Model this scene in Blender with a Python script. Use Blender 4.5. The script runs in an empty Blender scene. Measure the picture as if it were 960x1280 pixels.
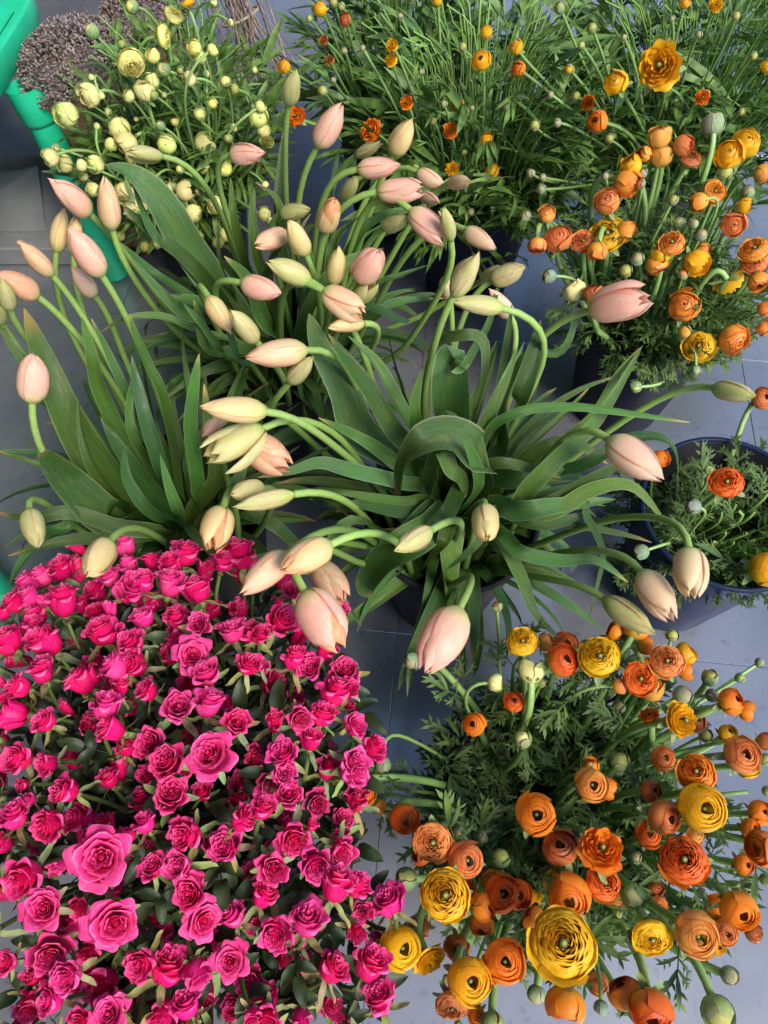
import bpy, math, random
import numpy as np
from mathutils import Matrix, Vector

random.seed(7); RNG = np.random.default_rng(7)
S = bpy.context.scene
COL = S.collection

# ------------------------------------------------------------------ camera, sky, sun, exposure
CAM_H, PITCH, FOC = 1.2, math.radians(62), 924.0          # metres, below the horizon, pixels on a 960 x 1280 frame
cd = bpy.data.cameras.new('camera'); cam = bpy.data.objects.new('camera', cd); COL.objects.link(cam)
cam.location = (0, 0, CAM_H); cam.rotation_euler = (math.pi/2 - PITCH, 0, 0)
cd.sensor_fit = 'VERTICAL'; cd.sensor_height = 36; cd.lens = 36*FOC/1280
cd.clip_start = .02; cd.clip_end = 200
S.camera = cam
w = bpy.data.worlds.new('World'); S.world = w; w.use_nodes = True
SUN_EL, SUN_AZ = 50, 138                                   # azimuth clockwise from +Y
nt = w.node_tree; sky = nt.nodes.new('ShaderNodeTexSky'); sky.sky_type = 'NISHITA'; sky.sun_disc = False
sky.sun_elevation = math.radians(SUN_EL); sky.sun_rotation = math.radians(SUN_AZ)
sky.air_density = 1.0; sky.dust_density = .7; sky.ozone_density = 2.5
bg = nt.nodes['Background']; bg.inputs['Strength'].default_value = .078
nt.links.new(sky.outputs[0], bg.inputs['Color'])
sl = bpy.data.lights.new('sun', 'SUN'); so = bpy.data.objects.new('sun', sl); COL.objects.link(so)
sl.energy = 1.5; sl.angle = math.radians(24); sl.color = (1, .92, .79)
so.rotation_euler = (math.radians(90 - SUN_EL), 0, math.radians(180 - SUN_AZ))
S.view_settings.view_transform = 'Standard'; S.view_settings.look = 'None'
S.view_settings.exposure = 1.78; S.view_settings.gamma = 1; S.view_settings.use_curve_mapping = False
S.cycles.max_bounces = 6; S.cycles.diffuse_bounces = 3; S.cycles.glossy_bounces = 3; S.cycles.transmission_bounces = 4
S.cycles.sample_clamp_indirect = 6

# ------------------------------------------------------------------ pixels <-> places
C0 = np.array([0, 0, CAM_H]); FW = np.array([0, math.cos(PITCH), -math.sin(PITCH)])
RT = np.array([1., 0, 0]); UP = np.array([0, math.sin(PITCH), math.cos(PITCH)])
def ray(x, y): return RT*((x-480)/FOC) + UP*(-(y-640)/FOC) + FW          # unit depth
def at(x, y, z):
    d = ray(x, y); return C0 + d*((z-CAM_H)/d[2])
def depth(p): return float(np.dot(np.asarray(p)-C0, FW))
def proj(p):
    q = np.asarray(p)-C0; d = np.dot(q, FW); return 480+FOC*np.dot(q, RT)/d, 640-FOC*np.dot(q, UP)/d
def nz(v): v = np.asarray(v, float); return v/(np.linalg.norm(v)+1e-12)
def ru(a, b): return random.uniform(a, b)

# ------------------------------------------------------------------ materials
MATS = {}
def new_mat(name):
    m = bpy.data.materials.new(name); m.use_nodes = True; t = m.node_tree
    MATS[name] = m; return m, t, t.nodes['Principled BSDF'], t.nodes['Material Output']
def N(t, typ, **kw):
    n = t.nodes.new(typ)
    for k, v in kw.items():
        if hasattr(n, k) and not k.startswith('i_'): setattr(n, k, v)
    return n
def mixc(t, fac, a, b, mode='MIX'):
    n = t.nodes.new('ShaderNodeMix'); n.data_type = 'RGBA'; n.blend_type = mode
    for sock, v in ((n.inputs[0], fac), (n.inputs[6], a), (n.inputs[7], b)):
        if hasattr(v, 'is_linked'): t.links.new(v, sock)
        elif isinstance(v, (int, float)): sock.default_value = v
        else: sock.default_value = tuple(v) + ((1,) if len(v) == 3 else ())
    return n.outputs[2]
def math_(t, op, a, b=0, c=0, clamp=False):
    n = t.nodes.new('ShaderNodeMath'); n.operation = op; n.use_clamp = clamp
    for i, v in enumerate((a, b, c)):
        if hasattr(v, 'is_linked'): t.links.new(v, n.inputs[i])
        else: n.inputs[i].default_value = v
    return n.outputs[0]
def ramp(t, v, a, b, lo=0., hi=1.):
    n = t.nodes.new('ShaderNodeMapRange'); n.interpolation_type = 'SMOOTHSTEP'
    t.links.new(v, n.inputs[0]); n.inputs[1].default_value = a; n.inputs[2].default_value = b
    n.inputs[3].default_value = lo; n.inputs[4].default_value = hi; return n.outputs[0]
def uv(t):
    n = t.nodes.new('ShaderNodeUVMap'); s = t.nodes.new('ShaderNodeSeparateXYZ'); t.links.new(n.outputs[0], s.inputs[0])
    return n.outputs[0], s.outputs[0], s.outputs[1]
def noise(t, vec, scale, detail=2, sx=1, sy=1, sz=1, rough=.5):
    mp = t.nodes.new('ShaderNodeMapping'); mp.inputs['Scale'].default_value = (sx, sy, sz)
    n = t.nodes.new('ShaderNodeTexNoise'); n.inputs['Scale'].default_value = scale; n.inputs['Detail'].default_value = detail
    n.inputs['Roughness'].default_value = rough
    t.links.new(vec, mp.inputs[0]); t.links.new(mp.outputs[0], n.inputs['Vector']); return n.outputs[0]
def finish(t, b, out, col, rough=.5, trans=0., tcol=None, bump=None, bstr=.2, bdist=.001, spec=.5):
    t.links.new(col, b.inputs['Base Color'])
    if hasattr(rough, 'is_linked'): t.links.new(rough, b.inputs['Roughness'])
    else: b.inputs['Roughness'].default_value = rough
    b.inputs['Specular IOR Level'].default_value = spec
    if bump is not None:
        bn = t.nodes.new('ShaderNodeBump'); bn.inputs['Strength'].default_value = bstr; bn.inputs['Distance'].default_value = bdist
        t.links.new(bump, bn.inputs['Height']); t.links.new(bn.outputs[0], b.inputs['Normal'])
    if trans:
        tr = t.nodes.new('ShaderNodeBsdfTranslucent'); t.links.new(tcol or col, tr.inputs[0])
        mx = t.nodes.new('ShaderNodeMixShader'); mx.inputs[0].default_value = trans
        t.links.new(b.outputs[0], mx.inputs[1]); t.links.new(tr.outputs[0], mx.inputs[2]); t.links.new(mx.outputs[0], out.inputs[0])
def objinfo(t):
    n = t.nodes.new('ShaderNodeObjectInfo'); return n.outputs['Color'], n.outputs['Alpha'], n.outputs['Random']

def make_materials():
    # tulip petal: own colour = object colour, alpha = how green the bud still is
    m, t, b, o = new_mat('tulip_petal'); oc, oa, orn = objinfo(t); uvv, u, v = uv(t)
    st = noise(t, uvv, 6, 3, 16, 1.0); s2 = noise(t, uvv, 5, 2, 5, 1.5); au = math_(t, 'ABSOLUTE', math_(t, 'SUBTRACT', math_(t, 'MULTIPLY', u, 2), 1))
    pale = mixc(t, .62, oc, (.99, .86, .57)); flush = mixc(t, .5, oc, (.93, .36, .27))
    c = mixc(t, ramp(t, s2, .30, .70, .1, .9), oc, pale)                  # soft flush and paler patches
    c = mixc(t, math_(t, 'MULTIPLY', ramp(t, au, .75, .15), .45), c, flush)
    c = mixc(t, math_(t, 'MULTIPLY', ramp(t, st, .48, .7), .4), c, pale)
    c = mixc(t, ramp(t, v, .70, 1, 0, .35), c, flush)
    mid = ramp(t, au, .6, 0, 0, 1)
    g = math_(t, 'ADD', math_(t, 'MULTIPLY', ramp(t, v, .42, .02), .85), math_(t, 'MULTIPLY', oa, math_(t, 'ADD', math_(t, 'MULTIPLY', mid, .50), .38)), clamp=True)
    c = mixc(t, g, c, mixc(t, ramp(t, st, .4, .7), (.50, .62, .14), (.74, .80, .34)))
    c = mixc(t, math_(t, 'MULTIPLY', ramp(t, au, .86, 1), .7), c, (.86, .24, .20))
    finish(t, b, o, c, .30, .38, bump=st, bstr=.35, bdist=.0015, spec=.45)
    # tulip leaf
    m, t, b, o = new_mat('tulip_leaf'); oc, oa, orn = objinfo(t); uvv, u, v = uv(t)
    vein = noise(t, uvv, 9, 3, 26, .5, 1, .65); blot = noise(t, uvv, 3, 2, 1, 2)
    c = mixc(t, ramp(t, vein, .40, .62), (.026, .090, .018), (.090, .205, .048))
    c = mixc(t, ramp(t, blot, .45, .75), c, (.085, .160, .028))
    au = math_(t, 'ABSOLUTE', math_(t, 'SUBTRACT', math_(t, 'MULTIPLY', u, 2), 1))
    c = mixc(t, math_(t, 'MULTIPLY', ramp(t, au, .9, 1), .6), c, (.30, .40, .20))
    c = mixc(t, ramp(t, v, .3, 0, 0, .6), c, (.15, .24, .07))
    c = mixc(t, math_(t, 'MULTIPLY', ramp(t, v, .90, 1), ramp(t, orn, .45, .6)), c, (.34, .27, .10))
    c = mixc(t, 1, c, oc, 'MULTIPLY')
    finish(t, b, o, c, .25, .16, mixc(t, 1, c, (1.6, 1.5, .7), 'MULTIPLY'), vein, .5, .003, .5)
    # flower stem
    m, t, b, o = new_mat('stem_green'); oc, oa, orn = objinfo(t); uvv, u, v = uv(t)
    ns = noise(t, uvv, 8, 2, 3, 6)
    c = mixc(t, ramp(t, v, .35, 1), (.12, .22, .045), (.30, .46, .12)); c = mixc(t, ramp(t, ns, .4, .7, 0, .5), c, (.18, .30, .07))
    c = mixc(t, 1, c, oc, 'MULTIPLY'); finish(t, b, o, c, .42, .12, bump=ns, bstr=.1, spec=.45)
    # rose petal
    m, t, b, o = new_mat('rose_petal'); oc, oa, orn = objinfo(t); uvv, u, v = uv(t)
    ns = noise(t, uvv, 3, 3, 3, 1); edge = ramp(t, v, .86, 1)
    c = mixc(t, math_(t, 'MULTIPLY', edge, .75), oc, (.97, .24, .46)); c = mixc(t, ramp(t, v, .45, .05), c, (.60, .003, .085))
    geo = t.nodes.new('ShaderNodeNewGeometry'); c = mixc(t, math_(t, 'MULTIPLY', geo.outputs['Backfacing'], .38), c, (.95, .14, .48))
    c = mixc(t, ramp(t, ns, .4, .75, 0, .3), c, (.70, .004, .13))
    finish(t, b, o, c, .45, .34, bump=ns, bstr=.3, bdist=.002, spec=.3)
    # ranunculus petal: tissue thin, darker thread along the rim; alpha = strength of that red rim
    m, t, b, o = new_mat('ranunculus_petal'); oc, oa, orn = objinfo(t); uvv, u, v = uv(t)
    ns = noise(t, uvv, 4, 3, 9, 1)
    c = mixc(t, ramp(t, ns, .35, .7, 0, .5), oc, mixc(t, 1, oc, (1.05, .72, .8), 'MULTIPLY'))
    c = mixc(t, math_(t, 'MULTIPLY', ramp(t, v, .75, .1), math_(t, 'MULTIPLY', ramp(t, oa, .1, .35), .6)), c, (.88, .58, .06))
    c = mixc(t, math_(t, 'MULTIPLY', ramp(t, v, .935, .985), oa), c, (.42, .06, .02))
    finish(t, b, o, c, .45, .28, bump=ns, bstr=.25, bdist=.0015, spec=.35)
    # green heart of a ranunculus
    m, t, b, o = new_mat('flower_heart'); oc, oa, orn = objinfo(t); uvv, u, v = uv(t)
    c = mixc(t, ramp(t, v, .3, 1), (.02, .025, .012), oc); finish(t, b, o, c, .6)
    # sepals, calyces, small buds
    m, t, b, o = new_mat('sepal_green'); oc, oa, orn = objinfo(t); uvv, u, v = uv(t); ns = noise(t, uvv, 5, 2, 5, 1)
    c = mixc(t, ramp(t, ns, .35, .7), (.20, .30, .10), (.34, .42, .17)); c = mixc(t, ramp(t, v, .75, 1, 0, .5), c, (.42, .34, .16))
    c = mixc(t, 1, c, oc, 'MULTIPLY'); finish(t, b, o, c, .6, .15, bump=ns, bstr=.3)
    # feathery foliage and rose leaves
    for nm, a, bb, rg in (('ranunculus_leaf', (.040, .088, .016), (.110, .185, .040), .55), ('pale_ranunculus_leaf', (.046, .105, .018), (.150, .270, .055), .5),
                          ('rose_leaf', (.012, .030, .010), (.040, .070, .020), .5)):
        m, t, b, o = new_mat(nm); oc, oa, orn = objinfo(t); uvv, u, v = uv(t); ge = t.nodes.new('ShaderNodeNewGeometry')
        ns = noise(t, ge.outputs['Position'], 45, 2); n2 = noise(t, uvv, 7, 2, 2, 5)
        c = mixc(t, ramp(t, ns, .35, .68), a, bb); c = mixc(t, ramp(t, n2, .5, .75, 0, .4), c, (bb[0]*1.3, bb[1]*1.15, bb[2]))
        c = mixc(t, 1, c, oc, 'MULTIPLY'); finish(t, b, o, c, rg, .18, bump=n2, bstr=.3, spec=.5)
    # bucket plastic, with scuffs
    m, t, b, o = new_mat('bucket_plastic'); oc, oa, orn = objinfo(t); tc = t.nodes.new('ShaderNodeTexCoord')
    ns = noise(t, tc.outputs['Object'], 30, 5, 1, 1, .25); sc = noise(t, tc.outputs['Object'], 90, 2, 1, 1, 3)
    c = mixc(t, ramp(t, ns, .45, .8, 0, .35), oc, (.012, .014, .02)); c = mixc(t, ramp(t, sc, .72, .80, 0, .3), c, (.2, .21, .24))
    finish(t, b, o, c, ramp(t, ns, .3, .8, .45, .6), bump=ns, bstr=.08, spec=.16)
    # painted floor
    m, t, b, o = new_mat('painted_floor'); ge = t.nodes.new('ShaderNodeNewGeometry'); oc, oa, orn = objinfo(t)
    ns = noise(t, ge.outputs['Position'], 4, 5); n2 = noise(t, ge.outputs['Position'], 60, 4); n3 = noise(t, ge.outputs['Position'], 260, 2)
    c = mixc(t, ramp(t, ns, .3, .7), (.108, .113, .134), (.152, .159, .190)); c = mixc(t, ramp(t, n2, .56, .72, 0, .6), c, (.06, .06, .065))
    c = mixc(t, ramp(t, n3, .72, .76, 0, .6), c, (.04, .04, .045))
    c = mixc(t, math_(t, 'MULTIPLY', orn, .15), c, (.10, .105, .12))
    b.inputs['Coat Weight'].default_value = 1; b.inputs['Coat Roughness'].default_value = .17; b.inputs['Coat IOR'].default_value = 2.2
    finish(t, b, o, c, ramp(t, ns, .3, .75, .26, .42), bump=n2, bstr=.06, spec=.7)
    m, t, b, o = new_mat('floor_joint'); ge = t.nodes.new('ShaderNodeNewGeometry'); ns = noise(t, ge.outputs['Position'], 130, 3)
    c = mixc(t, ramp(t, ns, .52, .66), (.05, .05, .055), (.60, .60, .60)); finish(t, b, o, c, .8)
    # painted / moulded plain surfaces
    def plain(nm, c1, c2, sc, rg, spec=.5):
        m, t, b, o = new_mat(nm); ge = t.nodes.new('ShaderNodeTexCoord'); ns = noise(t, ge.outputs['Object'], sc, 4)
        finish(t, b, o, mixc(t, ramp(t, ns, .3, .7), c1, c2), rg, bump=ns, bstr=.08, spec=spec)
    plain('green_plastic', (.010, .40, .20), (.014, .46, .25), 30, .38)
    plain('green_plastic_groove', (.004, .16, .09), (.006, .2, .1), 30, .5)
    plain('grey_board', (.15, .156, .16), (.19, .195, .2), 14, .65)
    plain('kraft_paper', (.30, .17, .09), (.42, .26, .15), 22, .75)
    plain('dry_stalk', (.20, .14, .11), (.42, .32, .26), 60, .8)
    plain('dry_tuft', (.09, .066, .060), (.32, .255, .24), 90, .9)
    plain('sky_block_cloth', (.05, .05, .048), (.07, .07, .066), 6, .9)
    plain('tie_rubber', (.35, .3, .2), (.4, .35, .25), 30, .7)
make_materials()

# ------------------------------------------------------------------ mesh helpers
class MB:
    """collects vertex grids into one mesh; every grid carries (u across, v along) as its UV map"""
    def __init__(s): s.v, s.f, s.uv, s.n = [], [], [], 0
    def grid(s, P, closed=False, u0=0., u1=1., v0=0., v1=1., flip=False):
        nv, nu = P.shape[:2]                                # rows along v, columns across u
        s.v.append(P.reshape(-1, 3))
        uu, vv = np.meshgrid(np.linspace(u0, u1, nu), np.linspace(v0, v1, nv)); s.uv.append(np.stack([uu, vv], -1).reshape(-1, 2))
        i, j = np.meshgrid(np.arange(nv-1), np.arange(nu if closed else nu-1), indexing='ij'); j2 = (j+1) % nu
        q = np.stack([i*nu+j, i*nu+j2, (i+1)*nu+j2, (i+1)*nu+j], -1).reshape(-1, 4) + s.n
        s.f.append(q[:, ::-1] if flip else q); s.n += nv*nu
        return s
    def xform(s, M):
        M = np.asarray(M); s.v = [p @ M[:3, :3].T + M[:3, 3] for p in s.v]; return s
    def add(s, o, M):
        M = np.asarray(M)
        for p, f, t in zip(o.v, o.f, o.uv): s.v.append(p @ M[:3, :3].T + M[:3, 3]); s.uv.append(t)
        s.f += [f + s.n for f in o.f]; s.n += o.n
        return s
    def mesh(s, name, mat, smooth=True, origin=None):
        V = np.concatenate(s.v).astype(np.float32); F = np.concatenate(s.f).astype(np.int32); T = np.concatenate(s.uv).astype(np.float32)
        if origin is not None: V = V - np.asarray(origin, np.float32)
        me = bpy.data.meshes.new(name); me.vertices.add(len(V)); me.vertices.foreach_set('co', V.ravel())
        me.loops.add(F.size); me.loops.foreach_set('vertex_index', F.ravel())
        me.polygons.add(len(F)); me.polygons.foreach_set('loop_start', np.arange(0, F.size, 4, dtype=np.int32))
        me.polygons.foreach_set('use_smooth', np.full(len(F), smooth))
        l = me.uv_layers.new(name='UVMap'); l.data.foreach_set('uv', T[F.ravel()].ravel())
        me.materials.append(MATS[mat]); me.update(calc_edges=True); me.validate(); return me
def frames(pts, ref):
    T = np.gradient(pts, axis=0); T /= np.linalg.norm(T, axis=1, keepdims=True)+1e-12
    A = np.cross(T, ref); A /= np.linalg.norm(A, axis=1, keepdims=True)+1e-9; B = np.cross(A, T); return T, A, B
def tube(mb, pts, r, n=7):
    pts = np.asarray(pts, float); r = np.broadcast_to(r, (len(pts),))
    T = np.gradient(pts, axis=0); T /= np.linalg.norm(T, axis=1, keepdims=True)+1e-12; A = np.zeros_like(T)
    A[0] = nz(np.cross(T[0], [.83, .55, .06] if abs(T[0][2]) > .6 else [0, 0, 1]))
    for i in range(1, len(T)): A[i] = nz(A[i-1] - T[i]*np.dot(A[i-1], T[i]))
    B = np.cross(A, T); a = np.linspace(0, 2*math.pi, n, endpoint=False)
    P = pts[:, None] + r[:, None, None]*(np.cos(a)[None, :, None]*A[:, None] + np.sin(a)[None, :, None]*B[:, None])
    return mb.grid(P, True, flip=True)
def lathe(mb, prof, n=40):
    a = np.linspace(0, 2*math.pi, n, endpoint=False); p = np.asarray(prof, float)
    return mb.grid(np.stack([p[:, :1]*np.cos(a), p[:, :1]*np.sin(a), np.repeat(p[:, 1:2], n, 1)], -1), True)
def bez(p0, m0, p1, m1, n=14):
    t = np.linspace(0, 1, n)[:, None]; h = 2*t**3-3*t**2+1, t**3-2*t**2+t, -2*t**3+3*t**2, t**3-t**2
    return h[0]*p0 + h[1]*m0 + h[2]*p1 + h[3]*m1
def spline(pts, n=16):
    p = np.asarray(pts, float)
    if len(p) == 2: return p[0] + (p[1]-p[0])*np.linspace(0, 1, n)[:, None]
    q = np.concatenate([2*p[:1]-p[1:2], p, 2*p[-1:]-p[-2:-1]]); out = []
    for x in np.linspace(0, len(p)-1-1e-6, n):
        i = int(x); t = x-i; a, b, c, d = q[i:i+4]
        out.append(.5*(2*b + (c-a)*t + (2*a-5*b+4*c-d)*t*t + (3*b-a-3*c+d)*t**3))
    return np.array(out)
def orient(p, n, twist=0, s=1):
    n = nz(n); a = np.cross(n, [.2, .1, .97] if abs(n[2]) < .95 else [1, 0, 0]); a = nz(a); b = np.cross(n, a)
    c, k = math.cos(twist), math.sin(twist); x = a*c + b*k; y = np.cross(n, x); M = np.eye(4)
    s = (s, s, s) if np.isscalar(s) else s
    M[:3, 0], M[:3, 1], M[:3, 2], M[:3, 3] = x*s[0], y*s[1], n*s[2], p; return M

def rotz(a):
    M = np.eye(4); c, s = math.cos(a), math.sin(a); M[:2, :2] = [[c, -s], [s, c]]; return M
def kink(n, a):
    t = np.linspace(0, 1, n)[:, None]; f = np.array([ru(4, 11) for _ in range(3)]); ph = np.array([ru(0, 6) for _ in range(3)])
    return a*np.sin(t*f+ph)*np.sin(math.pi*t)*RNG.uniform(.2, 1)

# ------------------------------------------------------------------ things and parts
def tag(o, label=None, cat=None, group=None, kind=None):
    for k, v in (('label', label), ('category', cat), ('group', group), ('kind', kind)):
        if v: o[k] = v
    return o
def empty(name, loc, label=None, cat=None, group=None):
    o = bpy.data.objects.new(name, None); o.empty_display_size = .02; COL.objects.link(o); o.location = tuple(loc)
    return tag(o, label, cat, group)
def part(name, me, root, M=None, color=None, kind=None):
    o = bpy.data.objects.new(name, me); COL.objects.link(o)
    if root is not None:
        o.parent = root; L = Matrix.Translation(-root.location) if root.parent is None else Matrix.Identity(4)
    else: L = Matrix.Identity(4)
    if M is not None: o.matrix_basis = L @ Matrix([list(r) for r in M])
    if color is not None: o.color = tuple(color) + ((1,) if len(color) == 3 else ())
    if kind: o['kind'] = kind
    return o
ORD = 'zeroth first second third fourth fifth sixth seventh eighth ninth tenth eleventh twelfth thirteenth fourteenth fifteenth sixteenth seventeenth eighteenth nineteenth twentieth'.split()

# ================================================================== SETTING
def box_mb(mb, lo, hi, bev=0.):
    x0, y0, z0 = lo; x1, y1, z1 = hi; b = bev
    ring = lambda x0, x1, y0, y1, z: [(x0, y0, z), (x1, y0, z), (x1, y1, z), (x0, y1, z)]
    R = [ring((x0+x1)/2, (x0+x1)/2, (y0+y1)/2, (y0+y1)/2, z0), ring(x0+b, x1-b, y0+b, y1-b, z0), ring(x0, x1, y0, y1, z0+b), ring(x0, x1, y0, y1, z1-b),
         ring(x0+b, x1-b, y0+b, y1-b, z1), ring((x0+x1)/2, (x0+x1)/2, (y0+y1)/2, (y0+y1)/2, z1)]
    return mb.grid(np.array(R), True)
def build_floor():
    mb = MB(); mb.grid(np.array([[(-9, -7, -.012), (9, -7, -.012)], [(-9, 11, -.012), (9, 11, -.012)]], float))
    g = tag(part('floor', mb.mesh('floor', 'floor_joint', False), None), kind='structure')
    a = math.radians(-5.5); R = np.eye(4); R[:2, :2] = [[math.cos(a), -math.sin(a)], [math.sin(a), math.cos(a)]]
    P = at(497, 792, 0); R[:3, 3] = (P[0], P[1], 0); s = .655; me = None
    for i in range(-4, 5):
        for j in range(-3, 6):
            if me is None:
                mb = MB(); box_mb(mb, (.0004, .0004, -.011), (s-.0004, s-.0004, 0), .0005); me = mb.mesh('floor_slab', 'painted_floor', False)
            M = R.copy(); M[:3, 3] = (R @ np.array([i*s, j*s, 0, 1]))[:3]; M[2, 3] = ru(-.0006, .0004)
            o = part('floor_slab', me, None, M); o.parent = g
build_floor()

def build_sky_blockers():
    """added out of view to block sky and shade the left: a wall and the awning over it, whose shade and reflection lie on the floor"""
    mb = MB(); box_mb(mb, (-2.1, -4, -.01), (-1.9, 7, 3.2), .01); tag(part('wall', mb.mesh('sky_block_wall', 'sky_block_cloth', False), None), kind='structure')  # unseen wall, added to keep sky light off the left side
    mb = MB(); mb.grid(np.array([[(-1.9, -4, 2.75), (-1.9, 7, 2.75)], [(-.25, -4, 2.35), (-.25, 7, 2.35)], [(-.25, -4, 2.16), (-.25, 7, 2.16)]], float)); tag(part('unseen_awning', mb.mesh('added_awning', 'sky_block_cloth', False), None), kind='structure')
build_sky_blockers()

# ------------------------------------------------------------------ buckets
BUCKETS = {}
def build_buckets():
    h, rt, rb = .28, .12, .086
    mb = MB(); lathe(mb, [(.001, .0), (rb-.004, 0), (rb, .004), (rt-.001, h-.012), (rt-.001, h-.004)]); body = mb.mesh('bucket_body', 'bucket_plastic')
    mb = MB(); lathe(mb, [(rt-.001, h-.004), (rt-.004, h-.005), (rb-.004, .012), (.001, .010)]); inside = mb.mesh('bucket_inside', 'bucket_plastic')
    mb = MB(); c = np.linspace(0, 2*math.pi, 9); lathe(mb, [(rt+.001+.004*math.cos(x), h-.004+.0045*math.sin(x)) for x in c], 48); rim = mb.mesh('bucket_rim', 'bucket_plastic')
    for k, px, py, col, lab in (
        ('MN', 565, 640, (.022, .020, .030), 'dark plastic flower bucket under the wide central tulip bunch'),
        ('LF', 225, 630, (.012, .013, .018), 'dark flower bucket buried under tulip leaves behind the pink roses'),
        ('BK', 345, 430, (.012, .013, .018), 'dark flower bucket under the rear bunch of upright tulips'),
        ('RO', 262, 1010, (.012, .013, .018), 'dark bucket hidden beneath the mass of hot pink roses'),
        ('FR', 690, 1000, (.012, .013, .018), 'dark bucket under the orange ranunculus nearest the viewer'),
        ('RB', 912, 637, (.012, .026, .085), 'blue plastic bucket with dark open mouth holding a few ranunculus'),
        ('UR', 825, 375, (.008, .011, .030), 'navy tapered bucket under orange ranunculus, behind the blue bucket'),
        ('YA', 600, 215, (.006, .009, .030), 'very dark navy bucket under feathery greenery with small yellow blooms'),
        ('YB', 850, 175, (.006, .009, .030), 'dark bucket behind the navy bucket under leafy yellow ranunculus'),
        ('YC', 492, 125, (.020, .022, .035), 'dark bucket under greenery beside the dry stalk bundle'),
        ('PY', 225, 190, (.012, .013, .018), 'dark bucket under pale lemon ranunculus near the green table leg')):
        p = at(px, py, h); BUCKETS[k] = np.array([p[0], p[1], 0])
        e = empty('flower_bucket', (p[0], p[1], 0), lab, 'bucket', 'plastic flower buckets on the floor')
        part('body', body, e, orient(BUCKETS[k], (0, 0, 1), ru(0, 6)), col); part('rim', rim, e, orient(BUCKETS[k], (0, 0, 1)), np.array(col)*.5); part('inside', inside, e, orient(BUCKETS[k], (0, 0, 1)), (.004, .0045, .006))  # near-black inside: the shade within the bucket is put into its colour
build_buckets()

# ------------------------------------------------------------------ leaves along a path
def leaf_mb(path, W, cup=.25, ref=(0, -.3, .95), wave=.0, nu=5, tipw=.65, basew=.4, twist=0., ph=0.):
    P = np.asarray(path, float); n = len(P); v = np.linspace(0, 1, n); T, A, B = frames(P, np.asarray(ref, float))
    wv = (v+.05)**basew*(1-v)**tipw; wv = W*.5*wv/wv.max(); wv[-1] = .0004
    tw = twist*v; A2 = A*np.cos(tw)[:, None] + B*np.sin(tw)[:, None]; B2 = -A*np.sin(tw)[:, None] + B*np.cos(tw)[:, None]
    u = np.linspace(-1, 1, nu)
    off = cup*(np.abs(u)**1.6)[None]*wv[:, None] + wave*np.sin(v*13+ph)[:, None]*u[None]*np.abs(u)[None]*W
    mb = MB(); mb.grid(P[:, None] + wv[:, None, None]*u[None, :, None]*A2[:, None] + off[..., None]*B2[:, None]); return mb

# ================================================================== TULIPS
TUL = {}
def tulip_petals():
    shapes = {'s': [0, .30, .66, .92, 1, .97, .78, .45, .03], 'm': [0, .34, .74, .97, 1, .95, .78, .48, .03], 'w': [0, .36, .76, .97, 1, .98, .88, .64, .12]}
    ts = [0, .03, .13, .28, .42, .6, .78, .9, 1]
    for k, rr in shapes.items():
        for inner in (0, 1):
            for var in (0, 1):
                v = np.linspace(0, 1, 11); u = np.linspace(-1, 1, 9); rho = np.interp(v, ts, rr)
                rho = np.convolve(np.pad(rho, 1, 'edge'), [.2, .6, .2], 'valid'); rho[0] = .03
                Wd = (1.22 if not inner else 1.05)*np.interp(v, [0, .3, .55, .8, .93, 1], [1, 1, .99, .93, .84, .5])*(.75+.25*np.minimum(1, v*5)); Wd[-1] = .03
                ph = u[None]*Wd[:, None]; f = (1.02 if not inner else .90) + (.045*u + .035*np.maximum(u, 0)**4)[None]*np.minimum(1, v*3)[:, None]
                rad = rho[:, None]*f; rad = rad*(1 + .05*(1-np.abs(u))[None]*(v[:, None] > .1)) + .012*np.sin(v*9+var*2)[:, None]*u[None]
                tipc = (v[:, None]**9)*(.04 if var else .0)*(1 if not inner else -.2); rad = rad + tipc*(1-u[None]**2)
                z = v[:, None]*(1.0 if not inner else 1.03)*(1-.05*(u[None]**2)*v[:, None]) + .012*np.sin(u*4+var*2)[None]*v[:, None]
                mb = MB(); mb.grid(np.stack([rad*np.cos(ph), rad*np.sin(ph), z*np.ones_like(ph)], -1)); TUL[k, inner, var] = mb.mesh('tulip_petal', 'tulip_petal')
tulip_petals()
TC = {'p': (.98, .62, .41), 'k': (.98, .54, .45), 'y': (.97, .75, .33), 'o': (.86, .42, .24), 'w': (.95, .66, .50), 'g': (.62, .60, .28), 'b': (.62, .36, .20)}
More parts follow.
